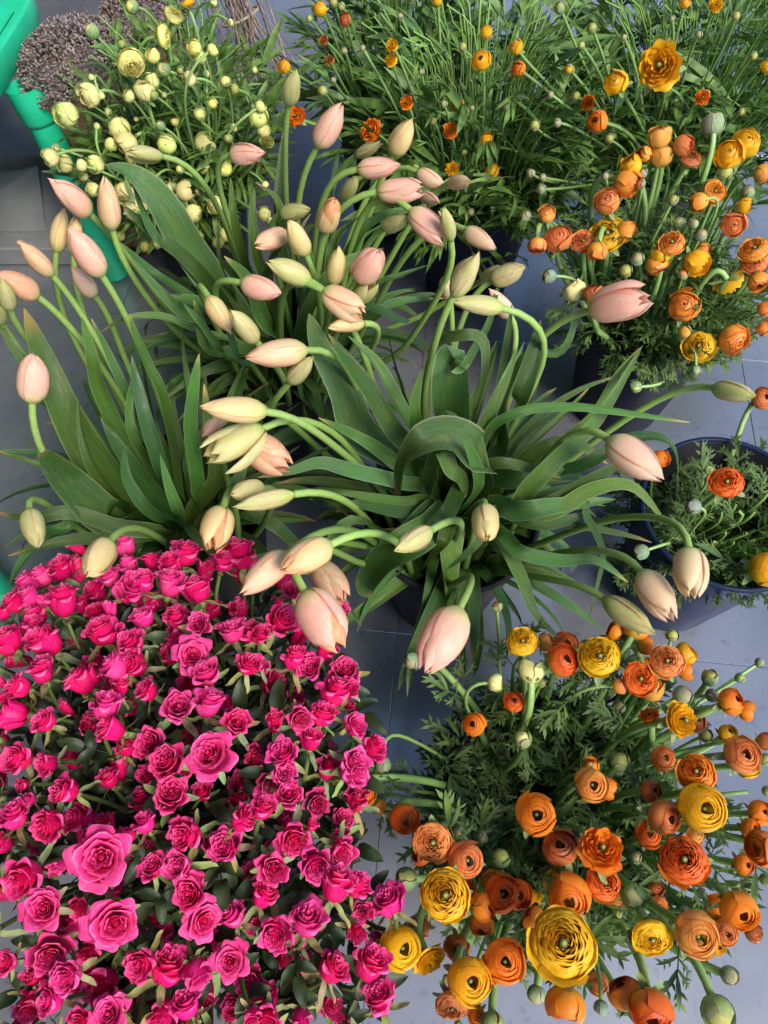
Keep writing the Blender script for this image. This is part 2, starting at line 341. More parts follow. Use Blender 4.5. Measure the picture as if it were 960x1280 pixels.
# bucket | stem end x y | tip x y | half width / length | height | colour | greenness | shape | label
TULIPS = '''
BK|115,270|63,223|.27|.56|k|.05|m|large peach pink tulip head tipped toward the green table leg
BK|141,290|131,223|.25|.55|p|.25|m|upright peach tulip with yellow-green base beside the big tipped one
LF|70,318|80,262|.24|.50|y|.2|s|cream peach tulip at the rear of the tight clump below the table leg
LF|92,322|96,266|.22|.51|y|.3|s|yellow-green sided tulip in the middle of the tight clump
LF|129,347|86,284|.27|.57|k|.02|m|large pink tulip foremost in the tight clump of heads
LF|119,371|90,334|.30|.50|w|.05|m|pale mauve pink tulip tucked under the large clump tulip
LF|68,347|24,301|.24|.53|p|.25|s|peach tulip bud with reddish edge pointing away from the clump
LF|49,372|-2,340|.30|.55|o|.03|m|salmon orange tulip cut by the picture edge above the lone pink one
LF|13,388|1,346|.30|.56|g|.9|m|yellow-green tulip bud in front of the salmon orange one
LF|3,405|-8,378|.30|.53|g|.9|m|small green tulip bud low at the picture edge
LF|40,506|42,443|.37|.55|k|.02|w|lone round pink tulip hanging over the grey floor
LF|36,636|47,683|.38|.50|g|.75|m|small yellow-green tulip drooping over the dark leaves
LF|137,676|108,718|.42|.54|y|.4|w|plump cream yellow tulip resting on the rear pink roses
LF|279,634|266,686|.38|.53|y|.3|m|cream tulip with orange split hanging above the pink roses
BK|360,134|370,88|.30|.60|g|.95|s|slender green-yellow tulip bud standing tallest at the back
BK|395,186|427,132|.29|.60|k|.02|m|upright pink tulip beside the tall green bud
BK|489,195|515,149|.31|.60|y|.35|s|pale peach tulip with green flank pointing at the yellow ranunculus
BK|443,196|477,180|.26|.57|g|.7|s|small olive tulip bud squeezed behind two pink heads
BK|444,212|500,206|.28|.60|k|.02|m|pink tulip lying sideways, upper of a stacked pair
BK|469,240|527,236|.27|.60|k|.03|w|pink tulip lying sideways with open lips, lower of a stacked pair
BK|428,249|446,222|.34|.55|g|.9|m|short green tulip bud below the stacked pink pair
BK|350,268|387,262|.34|.55|g|.95|m|fat green tulip bud at the front of the rear bunch
BK|405,290|418,249|.40|.56|y|.15|w|round cream tulip with orange streak and squared tip
BK|360,292|320,306|.36|.56|p|.08|w|apricot pink tulip tucked beside the yellow peach one in the rear bunch
BK|383,320|361,277|.33|.56|y|.45|m|yellow peach tulip leaning on the apricot one
BK|478,286|508,271|.40|.55|g|.8|m|olive green tulip bud beside the leaning pink tulip
BK|511,260|556,304|.27|.60|k|.02|m|big pink tulip pointing down toward the navy bucket
BK|564,303|553,260|.26|.58|g|.95|s|narrow green tulip bud behind the big pink tulip
BK|580,286|619,311|.29|.56|w|.2|m|pale pink tulip bud in front of the navy bucket
BK|520,214|556,236|.30|.50|w|.1|m|pale pink tulip half hidden behind the stacked pair
BK|560,230|587,226|.38|.52|w|.4|m|tiny blush tulip under a small yellow ranunculus
BK|525,244|548,252|.40|.50|w|.05|m|pale mauve tulip peeping below the stacked pair
BK|286,194|329,191|.36|.57|k|.02|m|pink tulip on a hooked stem among the lemon ranunculus
BK|206,196|158,190|.20|.55|g|.8|s|long green tulip bud lying among the lemon ranunculus
MN|391,353|336,327|.28|.56|g|.85|s|green-yellow tulip bud at the end of a long straight stem
BK|416,358|424,310|.31|.54|y|.5|s|upright cream tulip with green back beside the crumpled pink one
BK|447,350|474,314|.50|.56|k|.0|w|crumpled round pink tulip seen from its tip
BK|300,353|351,368|.33|.56|k|.02|m|pink tulip lying sideways over the dark rear leaves
BK|402,362|454,394|.28|.57|p|.2|w|broad peach tulip with open lips under the crumpled one
BK|457,404|412,408|.24|.53|y|.15|w|yellowish pink tulip below the broad peach one
BK|442,380|468,350|.30|.52|g|.9|s|pale green tulip bud behind the broad peach tulip
MN|562,373|554,346|.40|.46|w|.3|m|small mauve tulip hidden behind the pale green standing bud
MN|565,373|597,317|.28|.60|g|.6|s|pale green and peach tulip bud standing at the centre back
MN|632,386|566,376|.22|.58|g|.8|m|yellow-green tulip bud lying sideways across the standing bud stem
MN|735,388|811,372|.30|.58|k|.02|w|large pink tulip with parted petals in front of orange ranunculus
MN|758,547|828,598|.30|.56|w|.03|m|large pale pink tulip pointing at the blue bucket
MN|889,484|943,496|.28|.52|g|.95|m|dull green tulip bud over the navy bucket
MN|861,683|866,746|.36|.52|w|.45|m|white and blush tulip hanging in front of the blue bucket
MN|800,712|841,773|.29|.48|w|.3|m|mauve cream tulip drooping beside the blue bucket
MN|752,746|817,790|.24|.44|g|.9|s|long green tulip bud drooping onto orange ranunculus
MN|576,757|532,840|.33|.52|k|.02|m|large pink tulip drooping over the bare floor
MN|541,661|494,688|.33|.53|g|.75|s|lime yellow tulip bud below the heart of the central leaves
MN|606,634|608,674|.52|.53|y|.55|w|short blunt green and cream tulip facing the viewer
MN|416,679|353,713|.33|.57|y|.08|m|peach tulip with orange open tip above the roses
MN|362,690|303,742|.29|.55|p|.05|m|peach pink tulip below and behind the orange tipped one
MN|379,737|425,809|.37|.55|k|.0|w|big pink tulip with orange inner petals nodding onto roses
MN|396,704|430,752|.33|.50|b|.05|m|shaded orange brown tulip behind the nodding pink one
MN|387,437|307,447|.27|.56|p|.1|m|long peach tulip lying sideways with a thick stem
BK|361,479|390,448|.36|.52|g|.6|m|small yellow-green tulip under the long peach one
MN|337,515|249,509|.22|.58|y|.12|m|longest cream and peach tulip lying flat over leaves
MN|331,534|256,575|.25|.54|g|.55|w|greenish cream tulip with splayed petals under the longest one
MN|285,512|254,545|.30|.50|p|.0|m|shadowed pink tulip showing behind the longest cream one
LF|306,549|363,584|.35|.53|o|.05|m|apricot tulip with parted tip pointing into the central bunch
MN|371,617|292,633|.19|.54|g|.7|s|slim yellow-green tulip lying flat above a small one
LF|329,610|289,617|.40|.51|g|.5|m|blunt olive tulip half hidden by the slim one
BK|259,369|289,416|.30|.55|y|.25|m|yellow peach tulip upper of a nodding pair
BK|322,429|288,389|.30|.54|g|.5|m|olive yellow tulip lower of a nodding pair
BK|603,350|628,335|.36|.42|g|.3|m|small pinkish green bud tulip behind the standing one
MN|612,352|656,333|.34|.46|g|.45|m|plump pinkish green tulip bud in front of the navy bucket
MN|640,398|612,362|.30|.42|w|.0|m|pale mauve tulip half hidden under the yellow-green sideways bud
'''
TUL_STEM = {}                                              # bucket -> list of (root, head point)
def quad_tip(pb, x, y, L, near):
    d = ray(x, y); q = pb - C0; a = np.dot(d, d); b = -2*np.dot(d, q); c = np.dot(q, q)-L*L; D = b*b-4*a*c
    if D <= 0: s = -b/(2*a)
    else: s = (-b - (1 if near else -1)*math.sqrt(D))/(2*a)
    return C0 + d*s
def build_tulips():
    for ln in TULIPS.strip().split('\n'):
        bk, b_, t_, rt, z, col, g, shp, lab = ln.split('|'); bx, by = map(float, b_.split(',')); tx, ty = map(float, t_.split(','))
        rt, z, g = float(rt), float(z), float(g); pb = at(bx, by, z); L0 = math.hypot(tx-bx, ty-by)*depth(pb)/FOC
        pt = quad_tip(pb, tx, ty, max(L0*1.03, .058), True); ax = pt-pb; L = np.linalg.norm(ax); ax = ax/L
        R = rt*L0*.80
        base = BUCKETS[bk]; a = math.atan2(pb[1]-base[1], pb[0]-base[0])+ru(-.5, .5); rr = ru(.015, .07)
        p0 = base + np.array([rr*math.cos(a), rr*math.sin(a), ru(.05, .12)])
        root = empty('tulip', p0, lab, 'tulip', {'BK': 'tulips in the rear bunch', 'LF': 'tulips in the bunch behind the roses', 'MN': 'tulips in the central bunch'}[bk])
        dist = np.linalg.norm(pb-p0); ho = nz([pb[0]-p0[0], pb[1]-p0[1], 0])
        pts = bez(p0, (np.array([0, 0, 1.])*.9+ho*.35)*dist*1.05, pb+ax*.004, ax*dist*ru(.55, .85), 20) + kink(20, .004)
        lim = np.hypot(pts[:, 0]-base[0], pts[:, 1]-base[1]); k = (pts[:, 2] < .285) & (lim > .108)   # stay inside the rim
        sc = np.where(k, .108/np.maximum(lim, 1e-6), 1); sc = np.convolve(np.pad(sc, 2, 'edge'), [.1, .2, .4, .2, .1], 'valid')
        pts[:, :2] = base[:2] + (pts[:, :2]-base[:2])*sc[:, None]
        mb = MB(); tube(mb, pts, np.linspace(.0050, .0040, 20), 8)
        tone = ru(.8, 1.2); part('stem', mb.mesh('tulip_stem', 'stem_green', origin=p0), root, orient(p0, (0, 0, 1), math.pi/2)@np.eye(4) if False else np.array(Matrix.Translation(tuple(p0))), (tone, tone, tone))
        c = np.array(TC[col])*ru(.94, 1.06); tw = ru(0, 6.28)
        opn = ru(.02, .05) if random.random() < .15 else ru(-.03, .005); opn = .10 if 'splayed' in lab else .055 if any(q in lab for q in ('open lips', 'parted')) else opn; glow = any(q in lab for q in ('orange inner', 'orange open', 'orange split', 'orange streak')); Mb = orient(pb, ax, tw, (R*ru(.94, 1.04), R, L))
        for i in range(6):
            inner = i >= 3; M = Mb @ rotz(i*2*math.pi/3 + (math.pi/3 if inner else 0) + ru(-.08, .08)) @ np.array(Matrix.Rotation(opn*ru(.2, 1.3)*(.45 if inner else 1), 4, 'Y')) @ np.diag([1, 1, ru(.94, 1.03), 1])
            cc = (np.array((.93, .33, .10)) if glow and inner else c*(1 if not inner else .95))*ru(.95, 1.04); part('petal', TUL[shp, int(inner), random.randint(0, 1)], root, M, (*np.clip(cc, 0, 1), g*ru(.8, 1.1)))
        TUL_STEM.setdefault(bk, []).append((root, pb))
build_tulips()

# leaves drawn along real paths: bucket | width in pixels | x,y,z ... from foot to tip | cup
LEAVES = '''
MN|27|540,620,.34 500,603,.43 440,588,.47 400,578,.47 365,588,.46 322,597,.44
MN|36|560,590,.36 503,550,.46 467,493,.52 437,453,.55 410,417,.57
MN|46|520,590,.34 453,545,.42 430,490,.48 402,440,.52 386,392,.54
MN|34|540,580,.34 497,505,.46 470,455,.51 435,420,.54
MN|54|602,600,.40 590,566,.50 560,548,.53 525,556,.53 505,585,.48 497,625,.42
MN|54|572,560,.36 568,515,.47 567,475,.53 566,452,.55 567,446,.56 572,452,.535
MN|23|535,480,.36 540,435,.47 572,420,.53 603,424,.54 606,465,.50 594,510,.44
MN|28|530,600,.36 521,547,.46 518,505,.51 527,462,.54
MN|30|592,590,.36 595,560,.42 610,520,.49 628,480,.53 647,436,.55
MN|40|625,560,.34 650,500,.46 668,440,.51 676,400,.53
MN|34|635,640,.38 660,610,.46 700,570,.50 750,520,.50 803,432,.50
MN|18|600,560,.42 640,518,.51 710,508,.53 790,517,.52 862,528,.48
MN|26|620,600,.36 720,585,.46 775,553,.50 822,546,.51 845,568,.49 846,622,.42
MN|34|625,655,.38 690,630,.45 740,600,.47 790,570,.46
MN|30|620,650,.38 690,640,.45 740,612,.47 790,608,.46 832,652,.40
MN|34|615,640,.36 650,650,.43 690,655,.44 737,640,.42
MN|26|610,665,.36 650,690,.42 700,700,.42 745,700,.40 785,728,.35
MN|14|700,620,.42 735,650,.43 753,690,.40 748,725,.37 736,772,.32
MN|24|615,670,.36 648,715,.38 668,765,.33 705,805,.24
MN|40|565,660,.36 562,690,.38 562,730,.32 562,770,.24
MN|46|560,640,.40 520,672,.42 480,700,.37 458,730,.31 462,748,.28
MN|32|560,640,.40 530,655,.44 500,668,.43 472,682,.40
MN|17|455,650,.46 410,690,.45 432,750,.41 453,784,.37
MN|18|615,640,.42 600,672,.46 580,694,.44 556,713,.40
MN|28|560,650,.40 558,670,.44 545,690,.42 527,712,.37
MN|28|585,625,.40 597,600,.47 590,570,.52 578,548,.55
MN|28|545,570,.48 565,588,.50 578,600,.47 582,622,.43
MN|36|600,610,.36 640,600,.43 690,592,.45 740,600,.42
MN|40|600,640,.36 650,640,.44 700,632,.46 770,624,.42
MN|24|590,600,.40 620,580,.46 660,585,.47 702,598,.45
MN|18|540,630,.38 500,626,.44 440,617,.46 395,609,.44
MN|28|540,620,.34 490,575,.42 450,547,.46 398,522,.48
MN|26|540,640,.38 500,640,.43 450,630,.45 420,640,.42
MN|30|575,610,.40 560,640,.46 540,660,.45 520,690,.40
MN|22|570,560,.44 560,535,.50 558,518,.53 572,520,.53
MN|16|690,560,.40 740,520,.46 770,470,.49 800,435,.50
MN|14|640,470,.44 700,440,.50 720,400,.54 733,385,.56
MN|16|560,500,.40 585,450,.45 612,400,.46 627,335,.46
MN|14|620,500,.42 630,450,.46 636,410,.48 640,380,.48
MN|30|630,600,.36 680,560,.44 720,555,.45 760,580,.42
LF|54|200,640,.30 150,615,.38 100,545,.46 65,470,.52 30,385,.56
LF|28|190,650,.30 150,625,.42 118,585,.49 103,540,.53 98,497,.56
LF|50|190,660,.34 140,650,.44 100,615,.48 70,585,.49 48,560,.49
LF|30|225,630,.30 205,590,.44 185,530,.51 172,480,.54 165,445,.56
LF|20|200,600,.36 170,550,.48 162,510,.52 170,455,.55
LF|28|250,640,.34 246,600,.44 238,535,.51 243,480,.55 249,442,.58
LF|18|210,520,.40 185,455,.48 170,420,.52 162,392,.54
LF|30|180,600,.30 130,500,.42 115,445,.49 102,396,.53
LF|18|190,560,.34 158,490,.46 135,440,.50 114,398,.53
LF|24|240,670,.36 225,640,.46 212,610,.50 200,568,.53
LF|16|160,650,.38 110,610,.46 60,585,.48 -8,562,.47
LF|22|90,520,.38 45,470,.48 15,430,.52 -6,395,.53
LF|30|210,665,.38 150,658,.45 90,640,.47 40,648,.45 -5,640,.43
LF|26|210,670,.36 150,672,.43 80,676,.44 10,695,.41
LF|34|230,650,.32 180,600,.42 150,560,.47 125,520,.49
LF|30|240,650,.34 270,600,.44 262,540,.51 255,480,.54
LF|26|235,660,.34 190,640,.46 160,600,.51 155,560,.53
LF|32|200,640,.30 110,640,.41 80,660,.43 30,668,.41
LF|28|250,660,.36 285,630,.46 300,590,.50 310,550,.52
LF|34|225,660,.34 215,690,.42 190,700,.42 160,690,.40
LF|18|230,660,.36 270,690,.44 310,700,.44 335,690,.42
BK|44|300,400,.34 243,320,.46 205,258,.54 168,220,.58 130,206,.60
BK|16|260,360,.38 200,303,.50 178,262,.54 165,226,.57
BK|22|330,380,.34 305,320,.46 293,270,.53 288,222,.57
BK|20|340,390,.34 322,320,.47 316,270,.53 318,235,.56
BK|10|300,380,.36 275,325,.48 274,275,.54
BK|28|290,400,.34 240,330,.46 190,290,.51 152,255,.53
BK|18|340,380,.34 352,290,.48 346,250,.53 320,228,.55
BK|18|360,380,.34 348,270,.50 351,205,.56 354,165,.59
BK|10|400,350,.36 412,250,.51 421,200,.56 423,183,.58
BK|24|400,380,.38 440,310,.50 462,280,.54 500,264,.55 530,268,.52
BK|24|310,420,.34 240,397,.44 205,368,.49 163,320,.53
BK|22|320,430,.34 230,367,.46 187,337,.51 150,303,.53
BK|15|320,440,.36 243,413,.46 205,396,.50 160,397,.50 126,415,.46
BK|20|400,420,.36 460,400,.43 495,378,.46 555,373,.42
BK|18|380,420,.36 465,360,.46 500,345,.48 540,330,.46
BK|18|370,430,.36 450,385,.46 500,400,.47 512,400,.46
BK|20|330,440,.34 290,450,.44 255,408,.51 229,379,.55
BK|22|340,440,.34 265,440,.45 250,400,.51 242,375,.54
BK|18|350,440,.34 305,455,.46 288,420,.52 280,395,.54
BK|30|350,440,.34 330,400,.44 310,350,.50 280,320,.53
BK|34|350,440,.32 300,410,.42 250,380,.46 200,370,.46
BK|28|370,430,.34 395,370,.45 430,330,.50 480,310,.51
BK|30|340,430,.32 330,370,.44 345,320,.51 360,300,.53
BK|26|380,420,.32 410,350,.44 420,300,.50 450,270,.53
'''
def build_leaves():
    idx = {k: 0 for k in TUL_STEM}
    def add(bk, mb):
        lst = TUL_STEM[bk]; root = lst[idx[bk] % len(lst)][0]; idx[bk] += 1
        org = np.array(root.location); t = ru(.6, 1.35)
        part('leaf', mb.mesh('tulip_leaf', 'tulip_leaf', origin=org), root, np.array(Matrix.Translation(root.location)), (t*ru(.8, 1.35), t, t*ru(.7, 1.35)))
    for ln in LEAVES.strip().split('\n'):
        bk, wd, pp = ln.split('|'); pts = [at(*map(float, q.split(','))) for q in pp.split()]
        foot = BUCKETS[bk] + np.array([ru(-.05, .05), ru(-.05, .05), .12]); pts = [foot] + pts
        P = spline(pts, 24); W = float(wd)*depth(P[14])/FOC*(1.05 if float(wd) > 43 else .72)
        ref = nz(np.array([ru(-.35, .35), -.35+ru(-.3, .3), .9]))
        add(bk, leaf_mb(P, W, ru(.15, .45), ref, ru(0, .035), twist=ru(-.5, .5), ph=ru(0, 6), basew=.35))
    for bk, n in (('MN', 74), ('LF', 104), ('BK', 80)):      # the lower leaves that fill each bunch
        for i in range(n):
            a = i*2.39996+ru(-.3, .3); r0 = ru(.01, .06); L = ru(.24, .38); el = math.radians(ru(68, 88)); bend = ru(1.2, 3.4)
            p = BUCKETS[bk] + np.array([r0*math.cos(a), r0*math.sin(a), ru(.08, .16)]); P = [p]; st = L/18
            for k in range(18):
                el2 = el - bend*(k/18)**1.7; az = a+.3*math.sin(k*.2+i)
                if P[-1][2] < .28 and k < 9: el2 = max(el2, math.radians(66))
                P.append(P[-1]+st*np.array([math.cos(el2)*math.cos(az), math.cos(el2)*math.sin(az), math.sin(el2)]))
            h = np.array([math.cos(a), math.sin(a), 0]); ref = nz(-h*math.cos(el)*.4+np.array([0, 0, 1])+RNG.normal(0, .25, 3))
            add(bk, leaf_mb(P, ru(.010, .025), ru(.2, .6), ref, ru(0, .04), twist=ru(-.7, .7), ph=ru(0, 6), nu=5))
build_leaves()

# ================================================================== ROSES
ROSE = {}
def petal_grid(prof, W, pt=.25, nu=7, nv=7, wob=.04, ph=0., curl=.0, lean=0.):
    """a petal around +Z: prof = [(r, z)] from claw to rim, W = half angle, pt = how pointed"""
    pr_ = np.array(prof, float); s = np.linspace(0, 1, len(pr_)); u = np.linspace(-1, 1, nu); v = np.linspace(0, 1, nv)
    ve = v[:, None]*(1-pt*np.abs(u)[None]**2.3); r = np.interp(ve, s, pr_[:, 0]); z = np.interp(ve, s, pr_[:, 1])
    wd = W*np.sqrt(np.clip(np.sin(math.pi*(.18+.66*v)), 0, 1)); a = u[None]*wd[:, None] + lean*v[:, None]
    wv = wob*np.sin(u*5.1+ph)[None]*v[:, None]**2; r = r + wv + curl*(np.abs(u)**2)[None]*v[:, None]
    return np.stack([r*np.cos(a), r*np.sin(a), z + wv*.7 + 0*a], -1)
def build_rose_meshes():
    for k, op in (('bud', 0.), ('half', .5), ('open', 1.)):
        H = 1.75-.55*op; rm = .52+.46*op                    # height of the heart, radius of the flower at its rim
        for var in (0, 1):
            rnd = random.Random(31*var+int(op*10)); mb = MB()
            core = [(.02, .1*H), (.10, .45*H), (.09, .80*H), (.03, .92*H)]
            for i in range(3): mb.add(MB().grid(petal_grid([(r*1.1, z*(1+.03*i)) for r, z in core], 1.4, .12, 5, 6, .01, i)), rotz(i*2.2+var))
            lay = ((4, .17, .88), (4, .27, .90), (5, .40, .88), (5, .54, .84))
            for li, (n, rr, hh) in enumerate(lay):
                ro = rr*(.62+.48*op); ex = rnd.uniform(-.1, .1)
                for i in range(n):
                    ro = rr*(.62+.48*op)*rnd.uniform(.9, 1.12); a = i*2*math.pi/n + li*.7 + rnd.uniform(-.25, .25); fl = (.10+.05*li)*op
                    prof = [(.05, .12), (ro*.75, .28*H), (ro, .58*H), (ro*(1.02+fl*.5), hh*H*.94), (ro*(1.0+fl*1.5)+.02, hh*H*rnd.uniform(.93, 1.10))]
                    mb.add(MB().grid(petal_grid(prof, 1.16, .20, 7, 7, .045, rnd.uniform(0, 6), 0, .3)), rotz(a))
            ROSE[k, 'heart', var] = mb.mesh('rose_heart', 'rose_petal')
            for pv in (0, 1, 2):
                ro = rm*(.66+.05*pv); tip = rm*(.84+.20*op+.03*pv); zt = (.80-.20*op-.08*pv*op)*H
                zt = (.90-.16*op-.07*op*pv)*H; prof = [(.05, .05), (ro*.8, .18*H), (ro, .42*H), (ro*1.05, .62*H), (ro+(tip-ro)*.45, zt*.95), (tip*.96, zt), (tip*1.06, zt*(.93-.06*pv))]
                mb = MB(); mb.grid(petal_grid(prof, .92, .26+.05*pv, 11, 10, .06, pv*2.1+var, -.10, .15)); ROSE[k, 'petal', var, pv] = mb.mesh('rose_petal', 'rose_petal')
    mb = MB(); lathe(mb, [(.0, -.28), (.13, -.24), (.20, -.10), (.17, .03), (.12, .10)], 10); ROSE['calyx'] = mb.mesh('rose_calyx', 'sepal_green')
    for v in (0, 1, 2):
        P = spline([(.14, 0, .0), (.38, 0, .02-.05*v), (.66, .03, -.02-.16*v), (.92, .05*v, .10-.30*v), (1.12, .02, .22-.42*v)], 9)
        ROSE['sepal', v] = leaf_mb(P, .30, .4, (0, 0, 1), .05, 3).mesh('rose_sepal', 'sepal_green')
    for v in range(3):                                      # a rose leaf: stalk with three toothed leaflets
        mb = MB(); tube(mb, spline([(0, 0, 0), (.5, 0, .06), (1, 0, 0)], 5), .022, 4)
        for (x, an, L) in ((1, 0, 1.0), (.62, 1.0, .8), (.66, -1.0, .8)):
            P = spline([(0, 0, 0), (.35*L, 0, .10), (.7*L, 0, .07-.05*v), (L, 0, -.10)], 9); b = leaf_mb(P, .46*L, .35, (0, 0, 1), .05, 5, .85, .5, 0, v)
            M = rotz(an); M[:3, 3] = (x, 0, .03); mb.add(b, M)
        ROSE['leaf', v] = mb.mesh('rose_leaf', 'rose_leaf')
build_rose_meshes()
# crop origin, then x y diameter (three crop pixels = one photo pixel); b = bud, o = open, s = seen from the side, d = deep down
ROSES = [((0, 640), '''285,130,60b 470,130,90s 690,155,110s 575,180,80 640,200,90 835,185,80s 905,165,110s 950,190,60 895,230,60d 225,215,100 165,245,80 110,265,90 110,325,85
305,240,90d 410,240,90 480,205,80 495,295,120 545,265,80 640,270,110s 735,285,120s 235,335,130s 170,335,60 365,300,80d 50,340,90 10,380,60 130,395,90 127,440,90s 365,380,70 415,365,60b
535,395,90s 795,370,70d 660,400,90 745,420,90 390,445,120 175,485,130s 30,475,120 495,485,100 280,490,70d 869,440,110 940,455,100o 721,535,140o 505,570,110 640,540,70d 430,585,110 155,590,110s
70,560,70d 310,630,115 775,610,110 930,570,90 450,655,80s 70,655,90 550,670,90 390,670,80d 255,745,60bd 20,700,60 45,760,120 165,785,90 395,735,110s 420,815,110o 500,730,80d 670,730,130o
780,715,120s 565,860,110o 885,795,110o 795,915,175o 627,940,130o 60,925,120 175,945,90 5,640,40b 10,860,60d -60,560,110 -70,700,110 -60,820,120'''),
 ((320, 640), '''130,295,75 90,410,110 15,460,80 310,355,85 16,580,60 145,555,90s 205,585,95 265,525,85 330,600,110 345,660,80 290,680,110s 255,760,100s 155,690,70d 160,770,90 65,790,80b
207,855,90s 375,800,90 95,905,110 350,730,60d 440,890,90 365,935,110 80,340,50d'''),
 ((0, 960), '''80,65,60 250,85,100 105,120,60 50,185,100s 185,215,120o 10,285,80 145,290,70d 95,405,130 210,375,70b 375,335,215o 160,530,170o 425,575,200o 295,520,80 190,690,130o 255,780,120
340,690,110d 25,730,90 100,900,100d 190,870,100 130,800,90d 380,815,140d 410,930,150o 530,740,110 635,750,150s 745,770,110 865,720,140o 695,890,110s 620,935,120 480,870,100d 945,935,70
640,105,130o 545,205,90s 480,255,70 700,245,120 510,325,60d 570,370,90 670,365,120o 715,465,130o 756,570,150o 630,490,60d 910,190,100 850,290,120 950,150,50 945,390,80d 880,555,90s 943,580,60b
955,480,50d 300,940,80 70,960,60d -60,120,110 -70,300,120 -60,450,130 -60,640,120 40,1060,130 180,1050,120 330,1060,130 500,1050,120 650,1050,120 800,1040,130 880,900,90d'''),
 ((320, 960), '''110,15,90 119,95,100 20,150,90 165,130,60d 365,20,110 225,130,90d 140,265,120o 215,210,50b 320,310,100 60,375,115o 215,355,120 299,445,130s 380,440,90 30,480,100s 195,565,140s 75,615,130
500,495,120s 375,615,70b 400,540,70 290,745,120s 430,740,140s 469,860,120s 40,940,110 171,945,90 0,580,40 105,715,60d 450,640,60d 60,1050,110 200,1040,110 420,1040,100''')]
def rows_of(items, per):
    """items: list of (x, y, index) -> {index: (row from the back, place from the left)}"""
    items = sorted(items, key=lambda q: q[1]); n = max(1, round(len(items)/per)); out = {}
    for r, ch in enumerate(np.array_split(np.arange(len(items)), n)):
        for c, i in enumerate(sorted(ch, key=lambda i: items[i][0])): out[items[i][2]] = (r+1, c+1)
    return out
def stem_tube(p0, p1, d1, base, r0=.0036, r1=.003, n=16, m0=1.0, m1=.7, sides=7):
    dist = np.linalg.norm(p1-p0); ho = np.array([p1[0]-p0[0], p1[1]-p0[1], 0]); ho = nz(ho)
    pts = bez(p0, (np.array([0, 0, 1.])+ho*.3)*dist*m0, p1, d1*dist*m1, n) + kink(n, .004 if n > 10 else .002); lim = np.hypot(pts[:, 0]-base[0], pts[:, 1]-base[1])
    k = (pts[:, 2] < .285) & (lim > .108); sc = np.where(k, .108/np.maximum(lim, 1e-6), 1); sc = np.convolve(np.pad(sc, 2, 'edge'), [.15, .2, .3, .2, .15], 'valid'); pts[:, :2] = base[:2]+(pts[:, :2]-base[:2])*sc[:, None]
    mb = MB(); tube(mb, pts, np.linspace(r0, r1, n), sides); return mb, pts
def face_dir(p, deg, tilt):
    """a direction given by how the flower turns to someone standing at the photo's place"""
    tc = nz(C0-p); a = math.radians(deg); s = nz(RT*math.cos(a)+UP*math.sin(a)); s = nz(s-tc*np.dot(s, tc)); t = math.radians(tilt)
    return tc*math.cos(t)+s*math.sin(t)
